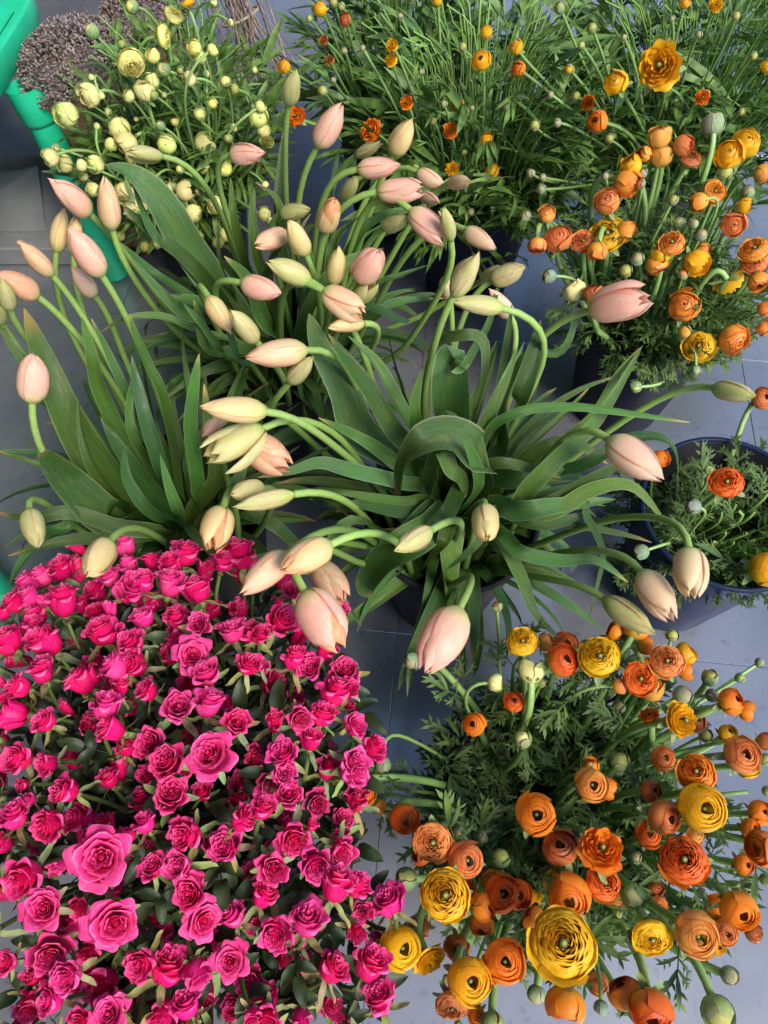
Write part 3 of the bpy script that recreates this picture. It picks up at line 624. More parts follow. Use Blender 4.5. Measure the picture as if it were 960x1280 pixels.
def build_roses():
    base = BUCKETS['RO']; ctr = at(225, 985, .5); lst = []
    for (ox, oy), txt in ROSES:
        for q in txt.split():
            fl = ''.join(c for c in q if c.isalpha()); x, y, d = map(float, q.rstrip('bosd').split(',')); lst.append((ox+x/3, oy+y/3, d/3, fl))
    g = np.random.default_rng(17); ex = []                 # the lower heads that show between the others
    while len(ex) < 62:
        x, y = g.uniform(-20, 480), g.uniform(690, 1285)
        if x > 345+(y-690)*.35 or (y > 1180 and x < 40) or (x > 440 and y > 1000): continue
        if min(math.hypot(x-q[0], y-q[1]) for q in lst+ex) > 19: ex.append((x, y, g.uniform(24, 36), 'd' if g.random() < .6 else 'sd'))
    lst += ex
    rows = rows_of([(x, y, i) for i, (x, y, d, f) in enumerate(lst)], 14)
    for i, (x, y, d, f) in enumerate(lst):
        p = at(x, y, .48); r = math.hypot(p[0]-ctr[0], p[1]-ctr[1]); z = .53-1.5*r*r + ru(-.012, .012) + (d-35)*.0005 - (.05 if 'd' in f else 0)
        p = at(x, y, z); kind = 'bud' if 'b' in f else 'open' if 'o' in f and d > 46 else 'half' if 'd' not in f or random.random() < .5 else 'bud'
        o = np.array([p[0]-ctr[0], p[1]-ctr[1], 0])/.25
        n = nz(np.array([0, 0, 1.]) + o*.75 + RNG.normal(0, .30, 3))
        if 's' in f: n = nz(n*.5 + face_dir(p, 90+ru(-30, 30), 68)*.9)
        if 'o' in f and d > 40: n = nz(n*.6 + nz(C0-p)*.8)
        R = d/2*depth(p)/FOC*(.96 if kind == 'open' else 1.42 if kind == 'half' else 1.75); hh = {'bud': .95, 'half': .75, 'open': .55}[kind]
        c = p - n*R*hh; a = ru(0, 6.28); p0 = base + np.array([ru(0, .09)*math.cos(a), ru(0, .09)*math.sin(a), .08])
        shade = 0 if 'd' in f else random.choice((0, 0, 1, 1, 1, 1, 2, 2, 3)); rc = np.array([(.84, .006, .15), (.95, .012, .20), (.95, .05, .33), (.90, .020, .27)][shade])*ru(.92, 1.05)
        row, k = rows[i]; lk = {'bud': 'tight', 'half': 'half-open', 'open': 'wide open'}[kind]
        sh = ['deep magenta', 'hot pink', 'light pink', 'cool pink'][shade]
        lab = f'{lk} {sh} rose, {ORD[k]} from left in {ORD[row]} row from the back'
        if abs(x-125) < 3 and abs(y-1071) < 4: lab = 'largest wide open pink rose with pointed petals, facing up near the front'
        if abs(x-142) < 3 and abs(y-1152) < 4: lab = 'second largest open pink rose, below the largest pointed one and a green bud'
        if abs(x-265) < 3 and abs(y-945) < 4: lab = 'big ruffled pale-edged rose open at the middle of the rose mass'
        root = empty('rose', p0, lab, 'rose', 'pink roses in the front bucket')
        mb, pts = stem_tube(p0, c - n*R*.25, n, base, .003, .0022, 14, .9, .5, 5); t = ru(.28, .5)
        part('stem', mb.mesh('rose_stem', 'stem_green', origin=p0), root, np.array(Matrix.Translation(tuple(p0))), (t*1.05, t, t))
        tw = ru(0, 6.28); var = random.randint(0, 1)
        Mb = orient(c, n, tw, (R*ru(.86, 1.06), R*ru(.95, 1.1), R*ru(.9, 1.15)))
        hm = np.array(Matrix.Rotation(ru(-.14, .14), 4, 'X') @ Matrix.Rotation(ru(-.14, .14), 4, 'Y'))
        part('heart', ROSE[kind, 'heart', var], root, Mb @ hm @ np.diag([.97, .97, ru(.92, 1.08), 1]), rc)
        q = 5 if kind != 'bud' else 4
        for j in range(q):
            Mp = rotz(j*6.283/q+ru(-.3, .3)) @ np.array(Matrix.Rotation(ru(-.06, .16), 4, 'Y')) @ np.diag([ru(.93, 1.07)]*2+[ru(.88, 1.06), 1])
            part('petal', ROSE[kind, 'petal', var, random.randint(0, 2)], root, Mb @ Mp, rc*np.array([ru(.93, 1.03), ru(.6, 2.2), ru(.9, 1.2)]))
        part('calyx', ROSE['calyx'], root, orient(c, n, tw, R), (.7, .75, .6))
        for j in range(4): part('sepal', ROSE['sepal', random.randint(0, 2)], root, orient(c, n, tw+j*1.57+ru(-.3, .3), R*ru(.85, 1.15)), (ru(.7, 1.35), ru(.65, 1.05), ru(.6, 1.1)))
        for j in range(4):                                  # leaves lower on the stem
            q = pts[-3-j*2]; az = ru(0, 6.28); dr = nz([math.cos(az), math.sin(az), ru(.0, .7)]); L = ru(.022, .034)
            M = orient(q, dr, 0, L); X = nz(dr); Y = nz(np.cross([0, 0, 1], X)); Z = np.cross(X, Y); M[:3, 0], M[:3, 1], M[:3, 2] = X*L, Y*L, Z*L
            t = ru(.6, 1.3); part('leaf', ROSE['leaf', random.randint(0, 2)], root, M, (t, t, t))
build_roses()

# ================================================================== RANUNCULUS
RAN = {}
def shell_petal(R, th0, th1, W, flare=.0, sq=.82, nu=7, nv=7, wob=.03, ph=0., cz=.75):
    """a patch of a ball, from polar angle th0 (below) up to th1 (near the opening), rim turned out by flare"""
    v = np.linspace(0, 1, nv); u = np.linspace(-1, 1, nu); pt = 1-.16*np.abs(u)**2.5
    th = np.radians(th0+(th1-th0)*v[:, None]*pt[None]); rr = R*(1+flare*(v**4)[:, None]) + wob*np.sin(u*4.3+ph)[None]*(v**3)[:, None]
    w_ = W*np.minimum(1, .45+v*1.4); st = np.maximum(np.sin(th), .25*np.ones_like(th)); a = u[None]*w_[:, None]*np.sin(np.radians(80))/np.maximum(st, .55)*.75
    return np.stack([rr*np.sin(th)*np.cos(a), rr*np.sin(th)*np.sin(a), cz + rr*sq*np.cos(th)], -1)
def build_ran_meshes():
    for var in range(2):
        rnd = random.Random(91+var)
        # closed ball: petals wrap up to a small opening
        mb = MB(); mo = MB()
        for k in range(6):
            n = (5, 5, 4, 4, 3, 3)[k]; R = .965-.045*k; e = 42-4.6*k
            for i in range(n): mb.add(MB().grid(shell_petal(R, 120, e+rnd.uniform(-5, 5), 1.15, .015, .84, 7, 6, .014, rnd.uniform(0, 6))), rotz(i*6.283/n+k*.8+rnd.uniform(-.2, .2)))
        RAN['ball', 'whorl', var] = mb.mesh('petal_whorl', 'ranunculus_petal')
        for pv in range(2):
            mb = MB(); mb.grid(shell_petal(1.0, 168, 50-6*pv, 1.0, .05+.05*pv, .86, 9, 8, .02, pv*2+var)); RAN['ball', 'petal', var, pv] = mb.mesh('ranunculus_petal', 'ranunculus_petal')
        # closed cup: the petals meet over the middle
        mb = MB()
        for k in range(5):
            n = (4, 4, 3, 3, 3)[k]; R = .96-.05*k; e = (38, 28, 19, 11, 4)[k]
            for i in range(n): mb.add(MB().grid(shell_petal(R, 120, e+rnd.uniform(-6, 6), 1.25, .02, .92, 7, 6, .03, rnd.uniform(0, 6))), rotz(i*6.283/n+k*.9+rnd.uniform(-.3, .3)))
        RAN['cup', 'whorl', var] = mb.mesh('petal_whorl', 'ranunculus_petal')
        for pv in range(2):
            mb = MB(); mb.grid(shell_petal(1.0, 168, 52-14*pv, .95, .08+.16*pv, .92, 9, 8, .05, pv*2+var)); RAN['cup', 'petal', var, pv] = mb.mesh('ranunculus_petal', 'ranunculus_petal')
        # open rosette: rims step down and out
        mb = MB()
        for k in range(9):
            R = .93-.092*k; n = (6, 6, 5, 5, 4, 4, 3, 3, 3)[k]
            for i in range(n):
                zt = (.74, .80, .85, .88, .90, .90, .88, .84, .78)[k]+rnd.uniform(-.025, .025); ri = R*rnd.uniform(.97, 1.03)
                prof = [(.05, .12), (ri*.80, .20+.03*k), (ri*1.03, .46+.03*k), (ri*1.02, zt*.86), (ri*.95, zt*.97), (ri*.86, zt)]
                mb.add(MB().grid(petal_grid(prof, 3.9/n+.12, .08, 7, 7, .036, rnd.uniform(0, 6))), rotz(i*6.283/n+k*.9+rnd.uniform(-.15, .15)))
        RAN['rosette', 'whorl', var] = mb.mesh('petal_whorl', 'ranunculus_petal')
        for pv in range(2):
            prof = [(.05, .08), (.60, .12), (.92, .34), (1.02, .56), (1.02+.06*pv, .68-.07*pv), (.97+.12*pv, .72-.10*pv)]
            mb = MB(); mb.grid(petal_grid(prof, .80, .07, 9, 9, .03, pv*2+var)); RAN['rosette', 'petal', var, pv] = mb.mesh('ranunculus_petal', 'ranunculus_petal')
        # loose ruffled bloom
        mb = MB()
        for k in range(4):
            R = .80-.17*k; n = 6-k
            for i in range(n):
                zt = .62+.13*k+rnd.uniform(-.08, .08); prof = [(.05, .15), (R*.7, .25), (R, .45), (R*1.1, zt)]
                mb.add(MB().grid(petal_grid(prof, .92, .08, 9, 7, .07, rnd.uniform(0, 6))), rotz(i*6.283/n+k*.9+rnd.uniform(-.3, .3)))
        RAN['ruffle', 'whorl', var] = mb.mesh('petal_whorl', 'ranunculus_petal')
        for pv in range(2):
            prof = [(.05, .08), (.5, .15), (.85, .30), (1.05, .46-.2*pv)]
            mb = MB(); mb.grid(petal_grid(prof, .80, .08, 9, 7, .07, pv*2+var)); RAN['ruffle', 'petal', var, pv] = mb.mesh('ranunculus_petal', 'ranunculus_petal')
    mb = MB(); lathe(mb, [(.0, 1.0), (.06, .98), (.12, .9), (.17, .75), (.15, .5)][::-1], 12); RAN['heart'] = mb.mesh('flower_heart', 'flower_heart')
    for v in range(2):
        P = spline([(.10, 0, .0), (.5, 0, -.04-.1*v), (.95, 0, .10-.35*v), (1.30, .05, .30-.65*v)], 8)
        RAN['sepal', v] = leaf_mb(P, .46, .35, (0, 0, 1), .05, 3).mesh('ranunculus_sepal', 'sepal_green')
    # green bud: ball in clasping sepals
    mb = MB(); lathe(mb, [(.01, -.15), (.45, -.05), (.85, .35), (.98, .8), (.85, 1.25), (.5, 1.6), (.05, 1.75)], 10); RAN['bud'] = mb.mesh('ranunculus_bud', 'ranunculus_petal')
    for v in range(2): mb = MB(); mb.grid(shell_petal(1.05, 165, 60-25*v, .8, .10*v, 1.0, 5, 6, .04, v, .80)); RAN['clasp', v] = mb.mesh('bud_sepal', 'sepal_green')
    # divided leaf templates
    def divided(segs, wseg, seed):
        rnd = random.Random(seed); mb = MB(); tube(mb, spline([(0, 0, 0), (.4, 0, .06), (.8, 0, .03)], 4), .016, 4)
        for (x0, an, L) in segs:
            an += rnd.uniform(-.3, .3); L *= rnd.uniform(.75, 1.2); dz = rnd.uniform(-.4, .2); c, s = math.cos(an), math.sin(an)
            P = spline([(x0, 0, .03), (x0+L*.5*c, L*.5*s, .08+dz*.3), (x0+L*c, L*s, dz)], 5); mb.add(leaf_mb(P, wseg*L, .25, (0, 0, 1), .0, 3, .7, .5), np.eye(4))
        return mb
    def feathery(seed):
        rnd = random.Random(seed); mb = MB(); tube(mb, spline([(0, 0, 0), (.45, 0, .08), (.9, 0, .05)], 4), .020, 4)
        for (x0, an, L) in ((.85, 0, .75), (.7, .75, .7), (.72, -.7, .68), (.45, 1.0, .5), (.42, -1.05, .5)):
            an += rnd.uniform(-.25, .25); L *= rnd.uniform(.8, 1.2); c, s = math.cos(an), math.sin(an); dz = rnd.uniform(-.3, .3)
            P = spline([(x0, 0, .05), (x0+L*.5*c, L*.5*s, .09+dz*.4), (x0+L*c, L*s, dz)], 5); mb.add(leaf_mb(P, .17*L, .3, (0, 0, 1), .0, 3, .6, .6), np.eye(4))
            for f_, sg in ((.38, 1), (.42, -1), (.66, 1), (.7, -1)):
                q = np.array([x0+L*f_*c, L*f_*s, .05+dz*f_*.6]); a2 = an+sg*rnd.uniform(.5, .9); l2 = L*rnd.uniform(.28, .45)
                e_ = q+np.array([l2*math.cos(a2), l2*math.sin(a2), rnd.uniform(-.12, .08)]); mb.add(leaf_mb(spline([q, (q+e_)/2+[0, 0, .02], e_], 3), .30*l2, .2, (0, 0, 1), 0, 3, .6, .6), np.eye(4))
        return mb
    RAN['fern'] = [feathery(s) for s in range(6)]
    RAN['blade'] = [divided([(.45, .05, 1.35), (.55, .42, .85), (.5, -.38, .95), (.35, .8, .5)][:4-(s % 3)], .125+.03*(s % 2), 10+s) for s in range(6)]
    RAN['fern_mesh'] = [m.mesh('divided_leaf', 'ranunculus_leaf') for m in RAN['fern']]
    RAN['blade_mesh'] = [m.mesh('divided_leaf', 'pale_ranunculus_leaf') for m in RAN['blade']]
build_ran_meshes()
RC = {'o': ((.86, .27, .018), .5), 'r': ((.84, .17, .020), .7), 's': ((.82, .30, .085), .8), 'p': ((.84, .42, .08), .6), 'y': ((.86, .52, .016), .35), 'b': ((.50, .16, .05), .8),
      'l': ((.88, .90, .28), .05), 'w': ((.82, .90, .36), .05), 'c': ((.86, .84, .36), .08), 'g': ((.45, .50, .13), .1), 'k': ((.30, .38, .24), .1), 'a': ((.86, .36, .05), .85)}
RNAME = {'o': 'orange', 'r': 'red-orange', 's': 'salmon', 'p': 'peach yellow', 'y': 'golden yellow', 'b': 'brownish orange', 'l': 'lemon', 'w': 'cream', 'c': 'faded buff', 'g': 'yellow-green', 'k': 'grey-green'}
# x,y,diameter colour shape [@turn,tilt] [=label]; shapes: B ball, O open rosette, R ruffled, U bud
FR = [((640, 640), '''40,490,125yO=golden rosette with green eye beside the drooping pink tulip
125,490,70pB@20,60
188,560,125rB@20,40=plain red-orange ball beside two yellow rosettes
330,548,165yO@90,20=pale-hearted yellow rosette between two orange balls
388,450,75oB@150,80
462,445,90oB@60,120=orange bloom seen from behind with green sepals like fingers
500,500,75oB@0,100
474,625,135rO@0,25=red-orange bloom with green eye under the yellow rosette
580,562,135sO@60,15=brownish salmon rosette close to the hanging tulips
650,530,85yB@30,80
650,595,65oB@0,90
742,622,75gU@60,40
640,690,85kU@30,80
752,690,60kU@0,60
822,710,105oB@20,60=plain orange ball over the pale floor behind the bunch
880,748,75oB@-10,90
515,765,85oR@100,50
632,780,150yR@0,45=ragged yellow-orange bloom in the rear of the front bunch
40,852,78wU@90,30=striped white bud standing alone above the dark foliage
405,935,85gU@60,50
600,462,55gU@80,40
400,650,60sB@0,90
72,600,95cB@90,90
862,910,135sB@0,30
950,860,70bB@0,80'''),
 ((640, 960), '''90,175,158oB@0,8=clean orange ball with dark centre alone in the middle foliage
297,62,130pB@-20,20=orange-yellow ball with maroon centre near the clean orange ball
360,75,70oB@-30,90
182,300,140bB@90,15=brown salmon bloom tucked against the open orange pair
335,305,185oR@60,20=open orange bloom, upper of a touching pair
340,432,150rO@20,25=red-orange bloom with grey eye, lower of a touching pair
215,478,165oB@-80,32=plain orange ball just behind the biggest yellow rosette
190,660,262yO@60,8=biggest yellow rosette with pale ruffled heart at the front
80,562,85oB@150,80
20,472,110rB@-30,20
200,885,150oB@-90,88=smooth orange bloom nodding below the biggest yellow rosette
570,185,130sB@-20,50=pinkish salmon bloom leaning outward with a pale throat
715,152,182yB@-10,20=yellow-orange ball with olive centre and long green sepals
645,348,190rO@80,12=layered red-orange rosette with pale green eye
520,625,160yO@-70,45=ochre bloom with green ruffled throat tipped forward
690,625,170pB@-40,28=pale yellow ball with almost black centre
850,530,145oB@-50,45=orange ball on a stem over the pale floor
940,300,130oB@180,40=orange bloom cut by the picture edge
520,905,165rB@-80,55=salmon orange bloom low over the pale floor
425,845,130oB@120,60
455,478,105wU@-60,40
770,915,140gU@-70,80=green-clasped orange bud low over the pale floor
815,778,75kU@-20,70
335,900,65kU@-90,90
90,850,80kU@-100,90
520,85,85bB@0,40
465,335,50kU
950,420,50gU
400,10,50wU
690,20,150oO@90,20=orange rosette at the rear edge of the dark foliage
880,-10,95yB@0,40
295,-5,60oB@90,60'''),
 ((320, 960), '''275,75,95yB@200,70=golden bloom turned away, resting on the roses
390,95,122oB@20,25=orange bloom with dark centre hovering over floor beside the roses
465,145,55oB@-30,90
555,190,112rB@-60,30=small red-orange bloom facing the roses
660,275,158sO@-60,12=peach rosette with olive eye near the floor gap
790,345,138sB@-20,15=salmon ball with purple veined centre
918,335,80gU@40,20
710,480,205yO@90,6=second largest yellow rosette with dark green eye
565,415,95gU@180,60
850,525,105oB@0,60
922,475,132rB@20,12=red-veined orange ball between the two largest yellow rosettes
545,675,165yB@-10,18=amber ball with olive centre beside the roses
650,720,132yR@-60,60=ragged yellow bloom beside the amber ball
800,795,172yB@-40,20=golden ball with pale green centre over blue-grey floor
735,885,135bO@-90,50=bronzed bloom beneath the golden ball
930,725,155oB@-30,15=orange ball with a maroon veined throat beside the biggest rosette
280,215,62gU@-90,80=striped green bud dangling over the roses
885,960,100bU@-90,60
845,585,95oB@-90,60
620,330,70rB@180,60'''),
 ((320, 640), '''585,560,78kU@200,40=green rosette bud touching the drooping pink tulip
475,945,72gU@-90,85=round green bud at the end of an arched bare stem
905,355,48bU@90,60
895,640,62wB@0,90''')]
UR = [((640, 0), '''555,515,95pB@90,70=peach bloom uppermost in the middle of the orange bunch
640,545,80rB@0,60
562,580,100pB@90,60
497,580,60oB@180,60
450,620,82yB@120,60
428,682,105oB@-20,70
357,760,102sB@100,30=round salmon bloom behind the large golden one
668,600,92bO@60,50
755,720,100oO@30,35=flat orange bloom with visible whorl beside the pale floor
705,755,72oB@200,80
815,580,112yB@90,25
878,540,112yB@60,35
755,465,105kU@90,120=blue-green backed orange bud at the far corner
830,840,98rB@0,10=round coral bloom with tiny closed centre near the edge
358,885,150yO@90,30=large golden yellow ball on an orange skirt
425,870,80oB@0,80
320,940,80oB@-100,80
268,908,95sO@90,20
175,895,102sB@80,30=crinkled salmon bloom, middle of the cluster over the dark floor
130,805,68pB@90,40
95,920,75sB@-90,70
600,915,112oO@90,30
715,940,62oB@0,60
912,940,122oO@100,40
605,750,50gU@60,60
52,812,52kU@180,60
350,660,36kU
490,650,46kU
680,840,50kU
710,880,56kU
885,720,62kU
625,835,62kU
800,645,72gU
440,862,62oB@0,70
872,770,62yB@0,70
940,650,72pB@0,60
560,952,80yB@90,60
480,690,50bU'''),
 ((640, 320), '''540,32,92oB@-60,70
692,22,105yB@-30,60=split yellow bloom at the back of the front rank
470,10,62kU
425,55,60gU
815,100,122yR@-60,120=yellow-orange bloom seen from behind on a stem toward the viewer
915,25,105rO@90,20
920,95,82oB@-60,60
645,188,122oB@80,15=round salmon orange bloom with pinched centre
700,340,128yO@90,12=yellow-green edged rosette at the front rim of the navy bucket
830,310,122oB@-30,45=orange bloom beside the yellow rosette on the bucket rim
945,272,62oB
945,200,55oB
300,140,75bB@90,60
235,130,92cB@120,80
140,75,66kU@180,60=grey-green bud sticking out over dark floor
465,490,56wU@180,80=pale bud on a bare stem across the navy bucket wall
648,285,62pU
640,70,50sU
690,430,50kU@-90,80''')]
RB = [((640, 320), '''803,852,128rO@60,20=red-orange bloom sunk inside the blue bucket
940,535,78sB@20,40=salmon bloom leaning over the blue bucket rim
555,760,62oB@0,40=small orange bloom behind a bent tulip leaf
738,803,38wU@90,60=tiny pale bud beside the red bloom in the bucket
680,940,66kU@170,60=grey-green bud crossing the mouth of the blue bucket'''),
 ((640, 640), '''955,215,125yB@0,40=yellow bloom hanging over the front of the blue bucket
485,150,66kU@200,70=grey-green bud outside the blue bucket beside the tulips''')]
YA = [((320, 0), '240,35,58yB 200,70,34gU 335,75,50bB 255,150,42bR 275,225,42bR 290,10,46gU 250,340,52gU 105,250,54yB 150,435,90oR 320,25,40gU 330,190,34kU 290,300,30kU', 'YC'),
 ((320, 0), '''510,170,58yR 505,225,58yR 845,225,78yB=glossy yellow globe with orange top in the rear greenery
680,5,42yB 865,120,52yB 565,385,62oR=small frilled orange bloom among narrow leaves 755,395,56pB 730,490,72oR 865,525,52yB 735,635,62yR 885,640,56yB 430,490,105oR=ragged orange-yellow bloom behind the peach tulip
705,390,36kU 665,455,36gU 600,620,50gU 780,570,32gU 810,405,26kU 935,400,34kU 805,795,36kU 775,175,42gU 620,270,30kU 580,330,30kU 540,60,30kU 400,180,30kU''', 'YA')]
YB = [((640, 0), '''180,30,52gU 300,105,48gU 215,260,48yU 390,310,92yB=yellow bud flower with star of green sepals by the ruffled one
15,180,56yB 25,260,56oB 285,385,62oR 320,455,88oB=orange-lipped bloom at the front of the rear greenery
555,250,182yR=big ruffled golden bloom alone in the rear greenery
715,365,62oR 765,20,62yR 650,10,42yB 955,250,48yB 365,520,46gU 85,470,50gU 145,355,34kU 170,460,42kU 70,650,42kU 115,665,36kU 110,710,46kU 240,360,42gU 700,130,34kU 260,170,36gU 420,140,30kU 840,60,40gU 860,420,34gU 905,210,40gU 600,70,30kU''')]
PY = [((0, 0), '''495,25,68lU 650,60,88lO=lemon rosette at the top beside a twin 610,135,102lO=open lemon rosette lower of twins by dried bundle 490,235,125lO@-60,30=largest lemon rosette, two-toned, beside the dried bundle
345,118,72lU 575,210,62lB 730,180,62lB 750,215,56wB 675,265,36gU 865,85,38lU 800,10,46wU 705,20,82yR 335,355,92cR@200,60 250,430,105wR@200,50=wilting cream bloom against the green table leg
485,360,52wB 545,345,90wR 575,355,50gU 445,480,95wO 475,535,100cR 625,540,88wO 765,540,88cO=buff rosette above a green tulip bud 875,480,46wU 855,520,46gU 190,590,78wR 245,615,72wB 305,620,56cB
360,615,76wR 210,555,46cU 600,705,62wB 690,720,82cR 725,800,82cR 810,770,76cO 350,710,62wR 470,720,92cR 510,790,92cR 455,165,42gU 535,395,52kU 755,945,52cU 850,880,62cR 420,540,60wR
970,440,85wR 975,400,50wB 990,490,60wR 1000,530,70gR''')]
def build_ran(lists, bk_default, where, group, zfun, stuff_kind):
    lst = []
    for ent in lists:
        (ox, oy), txt = ent[0], ent[1]; bk = ent[2] if len(ent) > 2 else bk_default
        for line in txt.strip().split('\n'):
            toks = []
            for w_ in line.split(' '):                      # words after '=' belong to the label until the next coordinate
                if w_ and w_[0].isdigit() and ',' in w_ : toks.append(w_)
                elif w_: toks[-1] += ' '+w_
            for q in toks:
                lab = None
                if '=' in q: q, lab = q.split('=')
                tn = None
                if '@' in q: q, tt = q.split('@'); tn = tuple(map(float, tt.split(',')))
                q = q.strip(); x, y, d = q[:-2].split(','); lst.append((ox+float(x)/3, oy+float(y)/3, float(d)/3, q[-2], q[-1], tn, lab, bk))
    if bk_default == 'PY':
        g = np.random.default_rng(29); n0 = len(lst)
        while len(lst) < n0+44:
            x, y = g.uniform(60, 340), g.uniform(50, 310)
            if x+y < 210 or (x < 120 and y > 225): continue
            if min(math.hypot(x-e[0], y-e[1]) for e in lst) > 12: lst.append((x, y, g.uniform(9, 23), g.choice(list('llwwwcg')), g.choice(list('UBB')), None, None, 'PY'))
    if bk_default == 'FR':                                  # smaller heads and buds in the second layer
        g = np.random.default_rng(23); n0 = len(lst)
        while len(lst) < n0+54:
            x, y = g.uniform(500, 960), g.uniform(800, 1285); r_ = math.hypot((x-700)/1.05, y-985)
            if r_ < 105 or r_ > 330 or (x < 560 and y < 1030) or (y < 900 and x < 640) or (x > 760 and y > 1190): continue
            if min(math.hypot(x-e[0], y-e[1]) for e in lst) > 18: lst.append((x, y, g.uniform(20, 34), g.choice(list('oosrpybggkk')), 'B', None, None, 'FR'))
        lst[n0:] = [(x, y, d*(.6 if c in 'gk' else 1), c, 'U' if c in 'gk' else s_, tn, lab, bk) for x, y, d, c, s_, tn, lab, bk in lst[n0:]]
    rows = rows_of([(e[0], e[1], i) for i, e in enumerate(lst)], 9); out = []
    for i, (x, y, d, col, shp, tn, lab, bk) in enumerate(lst):
        base = BUCKETS[bk]; z = zfun(x, y, d, shp) - (.035 if bk == 'FR' and i >= 74 and lab is None and tn is None else 0); p = at(x, y, z); R = d/2*depth(p)/FOC; fine = d > 24
        o = np.array([p[0]-base[0], p[1]-base[1], 0]); ro = np.linalg.norm(o)
        if tn: n = face_dir(p, *tn)
        else: n = nz(np.array([0, 0, 1.]) + o*3.0 + nz(C0-p)*.4 + RNG.normal(0, .2, 3)) if bk != 'PY' else nz(np.array([0, 0, .7]) + o*2.5 + RNG.normal(0, .5, 3))
        shp = 'C' if (shp in 'ROB' and col in 'wc') or (shp == 'B' and (bk in ('UR', 'YA', 'YB', 'YC', 'PY') and random.random() < .6 or d < 24)) else shp; kind = {'B': 'ball', 'O': 'rosette', 'R': 'ruffle', 'U': 'bud', 'C': 'cup'}[shp]
        R *= {'FR': .95, 'UR': .90, 'YA': .86, 'YB': .90, 'YC': .86, 'PY': .82}.get(bk, 1)*{'cup': 1.0, 'ball': 1.0, 'rosette': .95, 'ruffle': .95, 'bud': .85}[kind]; hh = {'cup': .75, 'ball': .75, 'rosette': .45, 'ruffle': .4, 'bud': .8}[kind]
        c = p - n*R*hh; a = math.atan2(o[1], o[0])+ru(-.6, .6); rr = ru(.02, .085); p0 = base+np.array([rr*math.cos(a), rr*math.sin(a), ru(.06, .14)])
        row, k = rows[i]
        sh = {'cup': 'closed', 'ball': 'round', 'rosette': 'open', 'ruffle': 'ruffled', 'bud': 'closed'}[kind]
        noun = 'ranunculus bud' if kind == 'bud' else 'ranunculus'
        L = f'{sh} {RNAME[col]} {noun}, {ORD[k]} from left in {ORD[row]} row {where}' if lab is None else lab
        root = empty('ranunculus', p0, L, 'ranunculus', group)
        m1 = .75 if ro > .1 else .5; end = c - n*R*.02
        th = (.0046 if stuff_kind == 'fern' else .0030) if fine else .0024
        mb, pts = stem_tube(p0, end, n, base, th*1.15, th*.85, 18, 1.0, m1); t = ru(.85, 1.2)
        part('stem', mb.mesh('ranunculus_stem', 'stem_green', origin=p0), root, np.array(Matrix.Translation(tuple(p0))), (t*.95, t, t*1.2))
        rc, rim = RC[{'o': 'a', 'r': 's', 's': 's'}.get(col, col) if bk == 'UR' else col]; rc = np.array(rc)*ru(.93, 1.05)*np.array([1, ru(.92, 1.08), 1]); rc4 = (*rc, rim*ru(.6, 1.2)); tw = ru(0, 6.28); var = random.randint(0, 1)
        if kind == 'bud':
            inner = rc4 if col != 'k' else (.42, .40, .20, 0)
            part('bud', RAN['bud'], root, orient(c, n, tw, R), inner); q = 5 if fine or d > 14 else 3
            for j in range(q): part('sepal', RAN['clasp', random.randint(0, 1)], root, orient(c, nz(n+RNG.normal(0, .06, 3)), tw+j*6.283/q+ru(-.2, .2), (R*ru(.95, 1.1), R*1.02, R*1.02)), (.9*ru(.8, 1.2), 1*ru(.8, 1.1), (1.5 if col == 'k' else 1)*ru(.8, 1.2)))
        else:
            part('whorl', RAN[kind, 'whorl', var], root, orient(c, n, tw, R), rc4)
            q = 5 if fine else 4
            for j in range(q):
                part('petal', RAN[kind, 'petal', var, random.randint(0, 1)], root, orient(c, nz(n+RNG.normal(0, .06, 3)), tw+j*6.283/q+ru(-.25, .25), R*ru(.94, 1.08)), (*(rc*ru(.9, 1.06)), rim*ru(.5, 1.2)))
            if kind != 'cup': part('heart', RAN['heart'], root, orient(c, n, tw, (R*(1.9 if col in 'wc' else 1 if kind != 'rosette' else 1.1),)*2 + (R*(1.05 if kind == 'ball' else .92),)), (.12, .10, .03) if col == 'b' else (.62, .62, .14) if col in 'wcl' else (.30, .33, .06))
            for j in range(5 if fine else 3): part('sepal', RAN['sepal', random.randint(0, 1)], root, orient(c, n, tw+j*1.257+ru(-.3, .3), R*ru(.75, 1.05)), (ru(.7, 1), ru(.8, 1.05), ru(.7, 1.1)))
        fam = 'fern_mesh' if stuff_kind == 'fern' else 'blade_mesh'
        for j in range((1 if fine else 2) if stuff_kind == 'fern' else 3):
            q = pts[random.randint(8, 14)]; az = ru(0, 6.28); X = nz([math.cos(az), math.sin(az), ru(-.1, .9)]); L_ = ru(.028, .05)
            Y = nz(np.cross([0, 0, 1], X)); Z = np.cross(X, Y); M = np.eye(4); M[:3, 0], M[:3, 1], M[:3, 2], M[:3, 3] = X*L_, Y*L_, Z*L_, q
            t = ru(.8, 1.3); part('leaf', RAN[fam][random.randint(0, 5)], root, M, (t, t, t))
        out.append((root, p))
    return out
